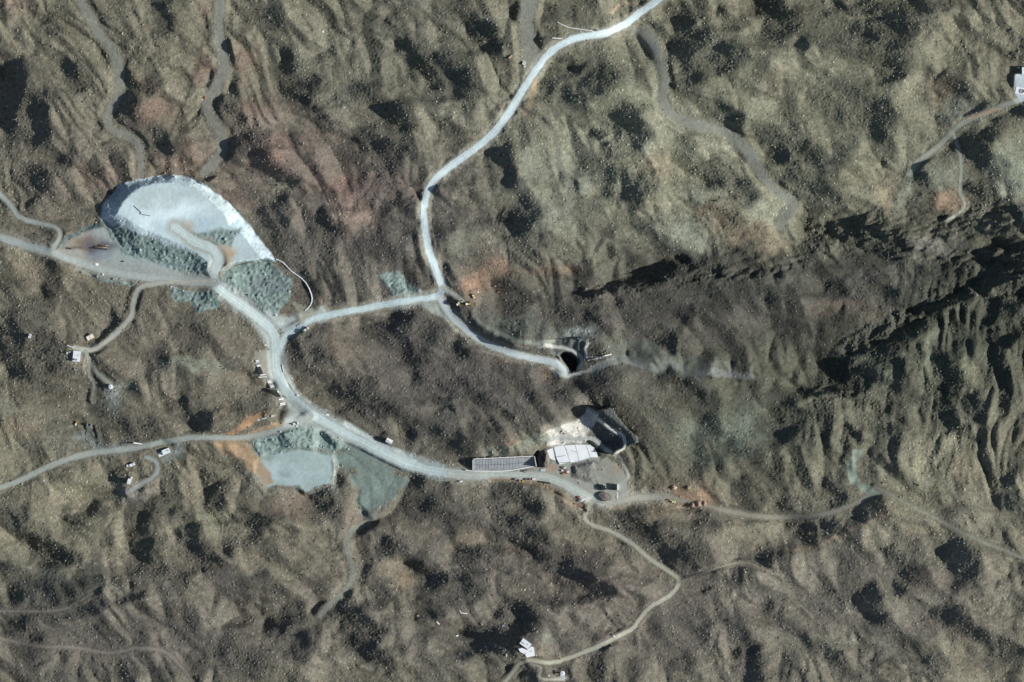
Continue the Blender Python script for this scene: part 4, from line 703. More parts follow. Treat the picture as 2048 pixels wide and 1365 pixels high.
# ---------------------------------------------------------------- scattered stones and shrubs (uncountable)
def scatter(name, n, seed, rmin, rmax, hh, cfun, keep, label, cat, rough=1.0):
    r = np.random.default_rng(seed)
    x = r.uniform(-532, 532, n); y = r.uniform(-360, 360, n)
    i = np.clip(np.round(x + NX / 2).astype(int), 0, NX - 1); j = np.clip(np.round(y + NY / 2).astype(int), 0, NY - 1)
    ok = keep(i, j, r.uniform(0, 1, n)); x, y, i, j = x[ok], y[ok], i[ok], j[ok]; n = len(x)
    z = sample(x, y); rad = rmin + (rmax - rmin) * r.uniform(0, 1, n) ** 2.2
    a0 = r.uniform(0, 6.28, n)
    V = np.zeros((n, 7, 3))
    for k in range(6):
        q = rad * r.uniform(.75, 1.2, n)
        V[:, k, 0] = x + q * np.cos(a0 + k * math.pi / 3); V[:, k, 1] = y + q * np.sin(a0 + k * math.pi / 3); V[:, k, 2] = z - .25
    V[:, 6, 0] = x + r.normal(0, .18, n) * rad; V[:, 6, 1] = y + r.normal(0, .18, n) * rad; V[:, 6, 2] = z + hh * rad * r.uniform(.7, 1.3, n)
    base = (np.arange(n) * 7)[:, None, None]
    F = (np.array([[k, (k + 1) % 6, 6] for k in range(6)])[None] + base).reshape(-1, 3)
    m = bpy.data.materials.new(name); m.use_nodes = True; bs = m.node_tree.nodes['Principled BSDF']; bs.inputs['Roughness'].default_value = 1; bs.inputs['Specular IOR Level'].default_value = .05
    at = m.node_tree.nodes.new('ShaderNodeAttribute'); at.attribute_name = 'soil'; m.node_tree.links.new(at.outputs['Color'], bs.inputs['Base Color'])
    me = quad_mesh(name, V.reshape(-1, 3), F, m)
    cc = np.repeat(cfun(col[j, i], r, n), 7, 0)
    a = me.attributes.new('soil', 'FLOAT_COLOR', 'POINT'); a.data.foreach_set('color', np.concatenate([cc, np.ones((len(cc), 1))], 1).astype(np.float32).ravel())
    o = bpy.data.objects.new(name, me); C.objects.link(o); tagp(o, label, cat, None, 'stuff')
free = (soft < .45) & (rubm < .3) & (own != o_heap)
dens = np.clip(.75 + .35 * band(30, 150, 1, 51), .15, 1)
scatter('stones', 60000, 61, .4, 1.1, 1.1, lambda c, r, n: np.clip(c * r.uniform(1.2, 2.3, (n, 1)) + .02, 0, .65),
        lambda i, j, u: free[j, i] & (u < dens[j, i]), 'countless pale stones strewn over all the hillsides', 'stones')
scatter('shrubs', 22000, 62, .4, 1.0, 1.1, lambda c, r, n: np.array([.052, .058, .038]) * r.uniform(.6, 1.5, (n, 1)),
        lambda i, j, u: free[j, i] & (u < 1.25 - dens[j, i]), 'countless small dark desert shrubs dotting the hillsides', 'shrubs')
scatter('rubble', 20000, 63, .35, 1.7, 1.0, lambda c, r, n: np.clip(c * r.uniform(.7, 1.7, (n, 1)), 0, .7),
        lambda i, j, u: (rubm[j, i] > .4) | ((own[j, i] == o_heap) & (soft[j, i] < .5)), 'countless loose blocks of pale spoil on the dumps and scree', 'rubble')

# ---------------------------------------------------------------- object helpers
class MB:
    def __init__(s): s.v = []; s.f = []
    def add(s, vs, fs):
        b = len(s.v); s.v += [tuple(p) for p in vs]; s.f += [tuple(b + i for i in f) for f in fs]; return s
    def box(s, x, y, z, w, d, h, rz=0, taper=1.0, rx=0):
        vs = []
        M_ = Matrix.Translation((x, y, z)) @ Matrix.Rotation(rz, 4, 'Z') @ Matrix.Rotation(rx, 4, 'Y')
        for zz, t in ((0, 1), (h, taper)):
            for sx, sy in ((-1, -1), (1, -1), (1, 1), (-1, 1)): vs.append(M_ @ Vector((sx * w / 2 * t, sy * d / 2 * t, zz)))
        return s.add(vs, [(3, 2, 1, 0), (4, 5, 6, 7), (0, 1, 5, 4), (1, 2, 6, 5), (2, 3, 7, 6), (3, 0, 4, 7)])
    def cyl(s, a, b, r, n=12, r2=None):
        a = Vector(a); b = Vector(b); r2 = r if r2 is None else r2
        q = (b - a).to_track_quat('Z', 'Y'); vs = []
        for c, rr in ((a, r), (b, r2)):
            for k in range(n):
                t = 2 * math.pi * k / n; vs.append(c + q @ Vector((rr * math.cos(t), rr * math.sin(t), 0)))
        fs = [(k, (k + 1) % n, n + (k + 1) % n, n + k) for k in range(n)] + [tuple(range(n - 1, -1, -1)), tuple(range(n, 2 * n))]
        return s.add(vs, fs)
    def prism(s, pts, z0, z1):
        n = len(pts); vs = [(x, y, z0 if not callable(z0) else z0(x, y)) for x, y in pts] + [(x, y, z1 if not callable(z1) else z1(x, y)) for x, y in pts]
        ar = sum(pts[i][0] * pts[(i + 1) % n][1] - pts[(i + 1) % n][0] * pts[i][1] for i in range(n))
        bot = tuple(range(n - 1, -1, -1)); top = tuple(range(n, 2 * n)); sd_ = [(i, (i + 1) % n, n + (i + 1) % n, n + i) for i in range(n)]
        if ar < 0: bot = bot[::-1]; top = top[::-1]; sd_ = [f[::-1] for f in sd_]
        return s.add(vs, [bot, top] + sd_)
    def gable(s, x, y, z, w, d, h, ov=.25):
        w2, d2 = w / 2 + ov, d / 2 + ov; t = .12
        vs = [(x - w2, y - d2, z), (x + w2, y - d2, z), (x + w2, y, z + h), (x - w2, y, z + h), (x - w2, y + d2, z), (x + w2, y + d2, z)]
        vs += [(a, b, c - t) for a, b, c in vs]
        return s.add(vs, [(0, 1, 2, 3), (3, 2, 5, 4), (7, 6, 9, 8), (8, 9, 10, 11), (0, 6, 7, 1), (4, 5, 11, 10), (0, 3, 9, 6), (3, 4, 10, 9), (1, 7, 8, 2), (2, 8, 11, 5)])
    def obj(s, name, m, parent=None, label=None, bev=0):
        me = bpy.data.meshes.new(name); me.from_pydata(s.v, [], s.f); me.update(); me.materials.append(m)
        o = bpy.data.objects.new(name, me); C.objects.link(o); o.parent = parent
        if label: o['label'] = label
        if bev:
            b = o.modifiers.new('bevel', 'BEVEL'); b.width = bev; b.segments = 1
        return o
def thing(name, label, cat, p, rot=0, group=None, dz=0.0, world=False):
    x, y = p if world else W(p)
    o = bpy.data.objects.new(name, None); C.objects.link(o)
    o.location = (x, y, gz(x, y) + dz); o.rotation_euler = (0, 0, R(rot)); tagp(o, label, cat, group); return o
def copy_tree(o, parent=None):
    c = o.copy(); C.objects.link(c)
    if parent: c.parent = parent
    for ch in list(o.children): copy_tree(ch, c)
    return c
def place(o, p, rot, label=None, group=None):
    x, y = W(p); o.location = (x, y, gz(x, y)); o.rotation_euler = (0, 0, R(rot))
    if label: o['label'] = label
    if group: o['group'] = group
    return o
mw = mat('white_paint', (.82, .82, .80), .6, c2=(.66, .67, .66), scale=.8); mroof = mat('roof_sheet', (.80, .83, .84), .5, c2=(.66, .70, .72), scale=.6)
mblk = mat('dark_rubber', (.025, .025, .028), .8); myel = mat('machine_yellow', (.62, .42, .06), .55, c2=(.42, .28, .06), scale=1.2)
mgls = mat('dark_glass', (.03, .04, .05), .15); mgry = mat('grey_steel', (.30, .31, .32), .6); mcon = mat('pale_concrete', (.56, .57, .55), .9, c2=(.40, .42, .41), scale=.5, bump=.3)
mpan = mat('shotcrete', (.36, .38, .39), .95, c2=(.24, .26, .27), scale=.35, bump=.4); mdrk = mat('dark_paint_and_shade', (.035, .042, .038), .8, c2=(.02, .025, .022), scale=.7)
mgrn = mat('green_paint', (.10, .26, .07), .7); mred = mat('rusty_red', (.32, .11, .06), .8); morg = mat('orange_timber', (.50, .26, .12), .85, c2=(.30, .14, .07), scale=1)
mlim = mat('lime_paint', (.50, .62, .08), .6); mrst = mat('burnt_metal', (.36, .22, .16), .85, c2=(.06, .045, .04), scale=.8); mtan = mat('tan_plank', (.55, .43, .28), .9)
mblu = mat('blue_sheet', (.30, .36, .62), .7); mlin = mat('white_liner', (.84, .86, .86), .7, c2=(.74, .78, .80), scale=.12, bump=.3); mrock = mat('brown_gravel', (.24, .215, .185), 1, c2=(.15, .135, .12), scale=.8, bump=.6)
mhole = mat('portal_dark', (.05, .05, .052), 1); mbank = mat('dark_green_net', (.035, .055, .04), .95, c2=(.02, .03, .025), scale=1, bump=.8)

def building(name, label, p, rot, w, d, h, roof=mroof, wall=mw, gable=.9, group=None, doors=1):
    t = thing(name, label, 'building', p, rot, group)
    MB().box(0, 0, -.8, w, d, h + .8).obj('wall', wall, t)
    if gable: MB().gable(0, 0, h + .02 + .12, w, d, gable).obj('roof', roof, t); MB().prism([(-w / 2 + .02, -d / 2 + .02), (w / 2 - .02, -d / 2 + .02), (w / 2 - .02, d / 2 - .02), (-w / 2 + .02, d / 2 - .02)], h, h + .1).obj('roof_deck', wall, t)
    else: MB().box(0, 0, h + .003, w + .3, d + .3, .22).obj('roof', roof, t); MB().box(w * .2, d * .1, h + .23, .9, .7, .5).obj('roof_vent', mgry, t)
    dr = MB().box(0, -d / 2 - .05, 0, .95, .08, 2.0).obj('door', mgry, t); MB().box(.35, -d / 2 - .12, 1, .06, .06, .14).obj('handle', mblk, dr)
    for s_ in (-1, 1):
        wi = MB().box(s_ * w * .32, -d / 2 - .05, 1.0, .9, .08, .8).obj('window', mgls, t); MB().box(s_ * w * .32, -d / 2 - .13, .9, 1.1, .12, .08).obj('sill', mcon, wi)
    return t
# --- left hand compound
b1 = building('site_building', 'white flat roofed building at the end of the winding left road', (154.5, 713), -6, 7.2, 10.2, 3.2, gable=0)
MB().box(-.6, -3.4, 3.44, 3.2, 1.8, 1.1).obj('roof_hatch', mgry, b1)
MB().box(0, 5.17, -.5, 7.0, .12, 3.4).obj('rear_panel', mgrn, b1, 'green painted rear wall')
def bar(name, label, cat, p0, p1, w, h, m, group=None, dz=0.0):
    a, b = W(p0), W(p1); c = ((a[0] + b[0]) / 2, (a[1] + b[1]) / 2)
    o = bpy.data.objects.new(name, None); C.objects.link(o); L = math.dist(a, b)
    bpy.data.objects.remove(o)
    o = MB().box(0, 0, -.35, L, w, h + .35).obj(name, m, None, None, min(.06, w * .1))
    z0, z1 = gz(*a), gz(*b)
    o.location = (c[0], c[1], (z0 + z1) / 2 + dz); o.rotation_euler = (0, -math.atan2(z1 - z0, L), math.atan2(b[1] - a[1], b[0] - a[0]))
    return tagp(o, label, cat, group)
Q = lambda *p: T(20, 640, 5.6875, p)
bar('boundary_wall', 'white low wall slanting down to the corner of the left building', 'wall', *Q((655, 288), (735, 325)), .9, 1.0, mw)
bar('boundary_wall', 'short white wall west of the left white building', 'wall', *Q((672, 368), (728, 360)), .7, 1.0, mw)
t = thing('awning', 'cream awning in two halves with an orange rim north of the left road', 'awning', (180.5, 675), 28)
for s_ in (-1, 1): MB().box(s_ * 1.9, 0, 2.2, 3.4, 4.2, .18).obj('canvas_panel', mat('cream_canvas', (.84, .80, .70), .8, c2=(.76, .70, .6)), t)
MB().box(0, 0, 1.95, 7.9, 4.9, .2).obj('frame', morg, t)
for a in (-1, 1):
    for b in (-1, 1): MB().cyl((a * 3.5, b * 1.9, -.3), (a * 3.5, b * 1.9, 1.95), .09, 6).obj('post', mgry, t)
t = building('guard_hut', 'tiny white hut on the ridge at the far left', (60, 672.5), -25, 2.2, 3.8, 2.4, gable=0)
def tank(label, p, r, h, group=None):
    t = thing('water_tank', label, 'tank', p, 20, group)
    MB().cyl((0, 0, -.3), (0, 0, h), r, 20).obj('shell', mw, t); MB().cyl((0, 0, h), (0, 0, h + .3), r + .03, 20, .5).obj('lid', mroof, t); MB().box(r + .15, 0, 0, .1, .5, h).obj('ladder', mgry, t); MB().cyl((0, 0, h + .3), (0, 0, h + .5), .3, 8).obj('hatch', mblk, t)
    MB().cyl((0, 0, -.2), (0, 0, .12), r + .7, 20).obj('slab', mcon, t)
    return t
tank('white round tank at the lower end of the green grey left track', (222, 773.5), 2.1, 2.8)
def small_box(name, label, cat, p, rot, w, d, h, m, group=None, lid=None):
    t = thing(name, label, cat, p, rot, group)
    MB().box(0, 0, -.25, w, d, h + .25).obj('body', m, t, None, .05); MB().box(0, 0, h + .003, w * .92, d * .92, .12).obj('lid', lid or m, t); return t
small_box('equipment_crate', 'small white crate west of the left white building', 'crate', Q((655, 378))[0], 0, 1.6, 1.4, 1.4, mw)
small_box('equipment_crate', 'tiny orange white crate above the left white building', 'crate', Q((622, 250))[0], 30, 1.6, .9, .7, mtan)
t = thing('frame_rack', 'spindly white metal frame below the left white building', 'frame', Q((755, 555))[0], 20)
for a, b, c, d in ((0, -1.2, 3.2, .15), (0, 1.2, 3.2, .15)): MB().box(a, b, .9, c, d, .12).obj('rail', mw, t)
for a in (-1.4, 1.4): MB().box(a, 0, -.2, .14, 2.4, 1.05).obj('side_frame', mw, t)

# --- machines
def dozer(label, p, rot, body=myel, cap=mw, group=None, s=1.0):
    t = thing('bulldozer', label, 'bulldozer', p, rot, group); t.scale = (s, s, s)
    for sy in (-1, 1):
        tr = MB().box(0, sy * 1.15, 0, 3.6, .6, .95).obj('track', mblk, t, None, .2)
        for k in range(4): MB().cyl((-1.3 + k * .87, sy * 1.46, .4), (-1.3 + k * .87, sy * 1.54, .4), .3, 8).obj('roller', mgry, tr)
    MB().box(.5, 0, .6, 2.4, 1.5, 1.1).obj('bonnet', body, t, None, .1); c = MB().box(-1.0, 0, .9, 1.4, 1.5, 1.5).obj('cab', mgls, t); MB().box(-1.0, 0, 2.41, 1.7, 1.8, .15).obj('cab_roof', cap, c)
    b = MB(); b.box(2.35, 0, .1, .22, 3.4, 1.1); b.obj('blade', body, t)
    for sy in (-1, 1): MB().box(1.9, sy * .9, .35, 1.0, .16, .2).obj('push_arm', mgry, t)
    MB().cyl((.9, .4, 1.7), (.9, .4, 2.5), .08, 6).obj('exhaust', mblk, t); MB().box(-2.1, 0, .5, .4, .5, .5).obj('ripper', mgry, t)
    return t
def excavator(label, p, rot, body=myel, cap=mw, group=None):
    t = thing('excavator', label, 'excavator', p, rot, group)
    for sy in (-1, 1): MB().box(0, sy * 1.2, 0, 4.2, .65, .9).obj('track', mblk, t, None, .2)
    MB().cyl((0, 0, .6), (0, 0, 1.05), .9, 12).obj('turntable', mgry, t)
    h = MB().box(-.5, 0, 1.05, 3.4, 2.5, 1.2).obj('engine_house', body, t, None, .12); MB().box(-1.7, 0, 2.26, .9, 2.2, .25).obj('counterweight', cap, h)
    c = MB().box(.75, .75, 1.1, 1.3, 1.0, 1.7).obj('cab', mgls, t); MB().box(.75, .75, 2.81, 1.4, 1.1, .1).obj('cab_roof', cap, c)
    def beam(a, b, w): 
        a = Vector(a); b = Vector(b); m = MB(); q = (b - a).to_track_quat('X', 'Z'); L = (b - a).length; vs = []
        for x in (0, L):
            for sy, sz in ((-1, -1), (1, -1), (1, 1), (-1, 1)): vs.append(a + q @ Vector((x, sy * w / 2, sz * w / 2)))
        return m.add(vs, [(3, 2, 1, 0), (4, 5, 6, 7), (0, 1, 5, 4), (1, 2, 6, 5), (2, 3, 7, 6), (3, 0, 4, 7)])
    beam((1.1, -.3, 1.6), (3.9, -.3, 3.7), .5).obj('boom', body, t); beam((3.8, -.3, 3.8), (5.3, -.3, 1.7), .38).obj('arm', body, t)
    MB().box(5.35, -.3, .9, .9, 1.1, .8, 0, .75).obj('bucket', mgry, t); beam((1.4, -.3, 2.4), (2.8, -.3, 3.3), .16).obj('ram', mgry, t)
    return t
def truck(name, label, p, rot, cabm=mw, bedm=mw, L=7.0, w=2.4, load=None, group=None):
    t = thing(name, label, 'truck', p, rot, group)
    MB().box(0, 0, .55, L, w * .45, .3).obj('chassis', mblk, t)
    c = MB().box(L / 2 - .9, 0, .7, 1.8, w * .95, 1.9, 0, .94).obj('cab', cabm, t, None, .08); MB().box(L / 2 + .02, 0, 1.5, .08, w * .8, .75).obj('windscreen', mgls, c)
    b = MB(); bl = L - 2.3; bx = -L / 2 + bl / 2
    MB().box(bx, 0, .87, bl, w, .15).obj('bed_floor', bedm, t)
    for sy in (-1, 1): MB().box(bx, sy * (w / 2 - .06), 1.03, bl, .12, .85).obj('bed_side', bedm, t)
    for sx in (-1, 1): MB().box(bx + sx * (bl / 2 - .06), 0, 1.03, .12, w - .25, .85).obj('bed_end', bedm, t)
    if load: MB().box(bx, 0, 1.03, bl - .4, w - .4, .6, 0, .75).obj('load', load, t)
    for x in (-L / 2 + .9, -L / 2 + 2.0, L / 2 - 1.0):
        for sy in (-1, 1): wh = MB().cyl((x, sy * (w / 2 - .3), .48), (x, sy * (w / 2), .48), .48, 12).obj('wheel', mblk, t)
    return t
def car(label, p, rot, m=mw, group=None):
    t = thing('pickup_truck', label, 'pickup', p, rot, group)
    MB().box(0, 0, .35, 4.7, 1.8, .65).obj('body', m, t, None, .1); c = MB().box(.3, 0, 1.0, 1.9, 1.6, .65, 0, .88).obj('cabin', mgls, t); MB().box(.3, 0, 1.66, 1.6, 1.4, .06).obj('cabin_roof', m, c)
    MB().box(-1.55, 0, 1.001, 1.4, 1.5, .04).obj('load_bed', mblk, t)
    for x in (-1.45, 1.45):
        for sy in (-.75, .75): w_ = MB().cyl((x, sy - .1, .33), (x, sy + .12 * (1 if sy > 0 else -1) + .05, .33), .33, 12).obj('wheel', mblk, t)
    for sy in (-.6, .6): MB().box(2.36, sy, .65, .05, .3, .16).obj('headlight', mw, t)
    return t
dozer('small yellow bulldozer on bare ground at the far left', (151.9, 847.5), 70)
truck('flatbed_truck', 'grey flatbed truck between two dark ditches at the lower left', (178.5, 850.5), -5, mgry, mgry, 5.6)
excavator('greenish yellow digger nearest the pale road bend', (917, 608), 35, mat('green_yellow', (.55, .52, .2), .6), mw)
dozer('yellow bulldozer with a white roof between the two diggers', (936, 608.5), 5, s=1.25)
excavator('orange yellow digger standing on the orange soil patch', (947.5, 592.5), 110, mat('orange_yellow', (.70, .42, .10), .6))
excavator('yellow digger with its arm lowered west beside the portal yard road', (1347, 1003.5), 160, mat('lemon_yellow', (.62, .56, .12), .6))
small_box('equipment_crate', 'white crate lying above the orange soil patch', 'crate', (956, 585), 10, 1.6, 1.2, .9, mw)
small_box('equipment_crate', 'pale boulder sized crate at the edge of the orange soil', 'crate', (990, 573), 0, 1.3, 1.1, 1.2, mtan)
# --- lower left small buildings
Q3 = lambda *p: T(220, 860, 10.5, p)
t = thing('trailer', 'long white flat trailer lying beside the lower left road', 'trailer', Q3((590, 287))[0], -6)
MB().box(0, 0, .5, 9.0, 1.3, .25).obj('deck', mw, t); MB().box(-3.4, .05, .76, 2.4, 1.5, .9).obj('housing', mw, t)
for x in (-3, -2, 3):
    for sy in (-.6, .6): MB().cyl((x, sy - .12, .35), (x, sy + .12, .35), .35, 10).obj('wheel', mblk, t)
t = building('site_building', 'white building with a curved green rim and a low pad at its west end', Q3((1180, 455))[0], 22, 7.6, 4.8, 3.0, gable=0)
MB().box(-6.0, -.6, -.5, 5.2, 4.2, .9).obj('loading_pad', mlin, t); MB().box(.4, 2.52, -.4, 7.0, .1, 3.1).obj('rear_panel', mgrn, t, 'green painted rear wall')
MB().box(2.2, -.2, 3.23, .5, .5, .35).obj('roof_vent', mblk, t)
building('site_building', 'small white building with an orange edge west of the loop track', Q3((470, 732))[0], 25, 5.4, 2.4, 2.4, gable=0, wall=morg)
small_box('storage_container', 'little white container just west of the small orange edged building', 'container', Q3((375, 752))[0], 15, 2.4, 2.2, 2.0, mw)
building('site_building', 'tall narrow white building casting a black shadow inside the loop track', Q3((408, 1085))[0], -18, 3.2, 5.0, 4.2, gable=.6)
small_box('storage_container', 'white cube container north of the narrow white building', 'container', Q3((452, 1010))[0], -18, 1.9, 2.0, 2.2, mw)
def pole(label, p, h=6.5, group=None, arm=True):
    t = thing('light_pole', label, 'pole', p, 15, group)
    MB().cyl((0, 0, -.3), (0, 0, h), .16, 8, .09).obj('mast', mgry, t)
    MB().box(0, 0, -.1, .9, .9, .35).obj('footing', mcon, t)
    if arm:
        l_ = MB().box(0, 0, h - .4, 2.0, .14, .14).obj('cross_arm', mgry, t); MB().box(.85, 0, h - .55, .5, .4, .14).obj('lamp', mw, l_)
    return t
pole('light pole beside the lower left road throwing a thin shadow', Q3((885, 430))[0])
pole('light pole in the middle of the wide road junction', (611, 828), 7.0)
pole('light pole beside the track near the pale pad at the right', (2011.5, 217), 7.0)
# --- shed yard
S7 = lambda *p: T(480, 690, 7.583, p)
def shed(label, p, rot, L, w):  # made-up sheds for shadowed hollows, the shade put into a dark roof
    t = thing('standin_shed', label, 'shed', p, rot)
    MB().box(0, 0, -.5, L, w, 2.6).obj('wall', mw, t); MB().box(0, 0, 2.1, L + .1, w + .2, .16).obj('roof', mdrk, t)
    n = 6
    for k in range(n): MB().box(-L / 2 + (k + .5) * L / n, 0, 2.262, .12, w + .1, .08).obj('roof_rib', mgry, t)
    MB().box(L / 2 + .03, 0, .05, .06, w * .7, 1.9).obj('door', mgry, t)
    return t
shed('long dark stand-in shed for a shadowed hollow nearest the upper end of the roadside yard', S7((307, 390))[0], -69, 7.4, 3.2)
t = shed('wide dark stand-in shed for a shadowed hollow with a long green beam at its south end', S7((555, 748))[0], -52, 8.6, 4.0)
bar('steel_beam', 'dark green steel beam poking out of the wide dark shed', 'beam', *S7((640, 768), (704, 800)), .5, 1.2, mgrn)
t = thing('open_shed', 'open frame shed with white bars over a dark strip between the two sheds', 'shed', S7((425, 608))[0], -62)
MB().box(0, 0, -.3, 7.2, 1.6, 1.7).obj('canopy', mdrk, t)
G = 'white concrete bars laid out in a row along the roadside yard'
bars = [((235, 240), (285, 236), 'upper white bar of the northernmost pair in the roadside yard'), ((238, 262), (288, 256), 'lower white bar of the northernmost pair in the roadside yard'),
        ((250, 316), (305, 306), 'short white bar a little above the first dark shed'), ((260, 330), (320, 322), 'short white bar touching the top end of the first dark shed'),
        ((305, 460), (388, 450), 'white bar touching the bottom end of the first dark shed'), ((280, 492), (402, 484), 'longest white bar south of the first dark shed'),
        ((408, 556), (465, 544), 'topmost white bar of the open frame shed'), ((415, 576), (470, 566), 'second white bar of the open frame shed'), ((448, 626), (500, 612), 'third white bar of the open frame shed'), ((455, 648), (515, 632), 'lowest white bar of the open frame shed'),
        ((575, 834), (655, 820), 'white bar just south of the wide dark shed'), ((598, 894), (680, 880), 'upper white bar of the southernmost pair in the yard'), ((605, 914), (688, 900), 'lower white bar of the southernmost pair in the yard')]
for a, b, l in bars: bar('concrete_bar', l, 'bar', *S7(a, b), 1.15, 1.0, mw, G)
small_box('equipment_crate', 'white crate in a gap of the wall of the wide dark shed', 'crate', S7((575, 712))[0], -50, 2.2, 1.4, 1.9, mw)
# kerb walls along the bend
def ribbon(name, label, cat, pts, w, h, m, step=3, seg_name='block', group=None):
    t = thing(name, label, cat, pts[0], 0, group); ox, oy, oz = t.location
    q = WL(catmull(pts, step * 2)); 
    for (a, b) in zip(q[:-1], q[1:]):
        L = math.dist(a, b)
        if L < .2: continue
        za, zb = gz(*a), gz(*b)
        o = MB().box(0, 0, -.4, L - .08, w, h + .4).obj(seg_name, m, t)
        o.location = ((a[0] + b[0]) / 2 - ox, (a[1] + b[1]) / 2 - oy, (za + zb) / 2 - oz); o.rotation_euler = (0, -math.atan2(zb - za, L), math.atan2(b[1] - a[1], b[0] - a[0]))
    return t
ribbon('kerb_wall', 'short curved white kerb wall on the inside of the road bend', 'wall', S7((640, 300), (646, 350), (660, 410)), .7, .8, mw)
ribbon('kerb_wall', 'long pale kerb wall following the haul road past the sheds', 'wall', S7((735, 580), (790, 668), (900, 760), (1030, 850), (1180, 950), (1310, 1030)), .6, .6, mcon)
for p, l, s_ in [((785, 510), 'white block on the slope right of the road bend', 1.6), ((875, 770), 'flat white block beside the long kerb wall', 2.4), ((1325, 1064), 'white block at the south end of the long kerb wall', 3.4), ((385, 5), 'white block at the top of the roadside yard', 2.2), ((300, 92), 'little pale block north west of the roadside yard', 1.4)]:
    small_box('marker_block', l, 'block', S7(p)[0], -15, s_, s_ * .65, .9, mw)
car('white pickup parked under the bank at the orange soil heap', S7((484, 1080))[0], 10)
for k, (a, b) in enumerate([((265, 1142), (310, 1134)), ((330, 1126), (405, 1108))]): bar('broken_slab', ['shorter white broken slab below the orange soil heap', 'longer white broken slab below the orange soil heap'][k], 'slab', *S7(a, b), 1.4, .5, mw)
truck('dump_truck', 'white dump truck parked below the orange heap at the junction', S7((845, 1195))[0], 12, mw, mw, 6.4, 2.6, mw)
small_box('storage_container', 'dark container touching the back of the junction dump truck', 'container', S7((785, 1200))[0], -15, 2.4, 1.2, 1.6, mdrk)
small_box('equipment_crate', 'white crate in front of the junction dump truck', 'crate', S7((865, 1238))[0], 0, 1.8, 1.2, 1.1, mw)
t = truck('flatbed_truck', 'long white truck on the verge south of the northern haul road', (612.5, 659), 35, mw, mw, 5.8, 2.2, mw)
truck('dump_truck', 'green and black truck behind the long white truck', (604.5, 663.5), 38, mgrn, mdrk, 4.6, 2.2, mdrk)
bar('steel_culvert', 'pale double culvert crossing under the middle gravel road', 'culvert', (593.5, 653), (602, 650), 1.6, .5, mcon)
# --- horizontal tank by the road
t = thing('fuel_tank', 'large white horizontal tank with a grey end beside the haul road', 'tank', (778.5, 883), -27)
n = 24; tb = MB(); tb.cyl((-3.3, 0, 2.6), (3.0, 0, 2.6), 2.6, n); sh = tb.obj('shell', mw, t)
MB().cyl((3.0, 0, 2.6), (3.5, 0, 2.6), 2.6, n, 2.2).obj('end_cap', mgry, t)
for y_, z_ in ((-1.1, 3.2), (1.0, 3.4)): MB().cyl((3.5, y_, z_), (3.62, y_, z_), .55, 10).obj('manhole', mblk, t)
for x_ in (-2, 2): MB().box(x_, 0, -.4, .6, 4.4, 1.1).obj('saddle', mcon, t)
MB().cyl((-1, 0, 5.15), (-1, 0, 5.5), .5, 10).obj('hatch', mgry, t)
# --- burnt wreck in the yard
t = thing('burnt_wreck', 'two long rusty brown troughs of burnt wreckage in the soot stain', 'wreckage', T(120, 440, 11.38, [(930, 610)])[0], -2)
for y_, L_, x_ in ((1.3, 10, 3.2), (-.9, 15, 0)):
    MB().box(x_, y_, -.2, L_, 1.3, .7).obj('trough', mrst, t); MB().box(x_ + L_ * .3, y_, .51, L_ * .3, .9, .5).obj('bent_plate', mtan, t); MB().box(x_ - L_ * .3, y_ - .1, .51, L_ * .25, .7, .7).obj('scorched_plate', mdrk, t)
MB().box(-2, -2.2, -.2, 17, 1.2, 1.1, R(-3)).obj('charred_beam', mhole, t); MB().box(-1, .3, -.2, 12, .7, 1.2, R(4)).obj('charred_beam', mhole, t)
small_box('charred_barrel', 'small black charred box west of the burnt wreckage', 'box', (139, 497.5), -10, 4.0, 1.2, 1.0, mhole)
small_box('charred_barrel', 'small black box on the grey yard east of the white pile', 'box', (246.5, 523.5), 15, 2.2, .9, .9, mhole)
def heap(name, label, cat, p, rx, ry, h, m, rot=0, seed=1):
    t = bpy.data.meshes.new(name); v = []; f = []; rr = random.Random(seed); nr, na = 5, 14
    for i in range(nr):
        for k in range(na):
            a = 2 * math.pi * k / na; q = (1 - i / nr) * rr.uniform(.82, 1.15)
            v.append((rx * q * math.cos(a), ry * q * math.sin(a), h * (i / nr) ** .8 * rr.uniform(.8, 1.15) - (.3 if i == 0 else 0)))
    v.append((0, 0, h))
    for i in range(nr - 1):
        for k in range(na): f.append((i * na + k, i * na + (k + 1) % na, (i + 1) * na + (k + 1) % na, (i + 1) * na + k))
    for k in range(na): f.append(((nr - 1) * na + k, (nr - 1) * na + (k + 1) % na, nr * na))
    t.from_pydata(v, [], f); t.materials.append(m); o = bpy.data.objects.new(name, t); C.objects.link(o)
    place(o, p, rot); return tagp(o, label, cat)
heap('lime_pile', 'small bright white pile on the yard below the burnt wreckage', 'pile', (192.5, 529), 2.8, 1.7, 1.0, mw, 0, 3)
heap('rubble_pile', 'pale blue white boulder pile beside the side road', 'pile', T(120, 440, 11.38, [(970, 1245)])[0], 1.8, 1.6, 1.0, mcon, 0, 4)
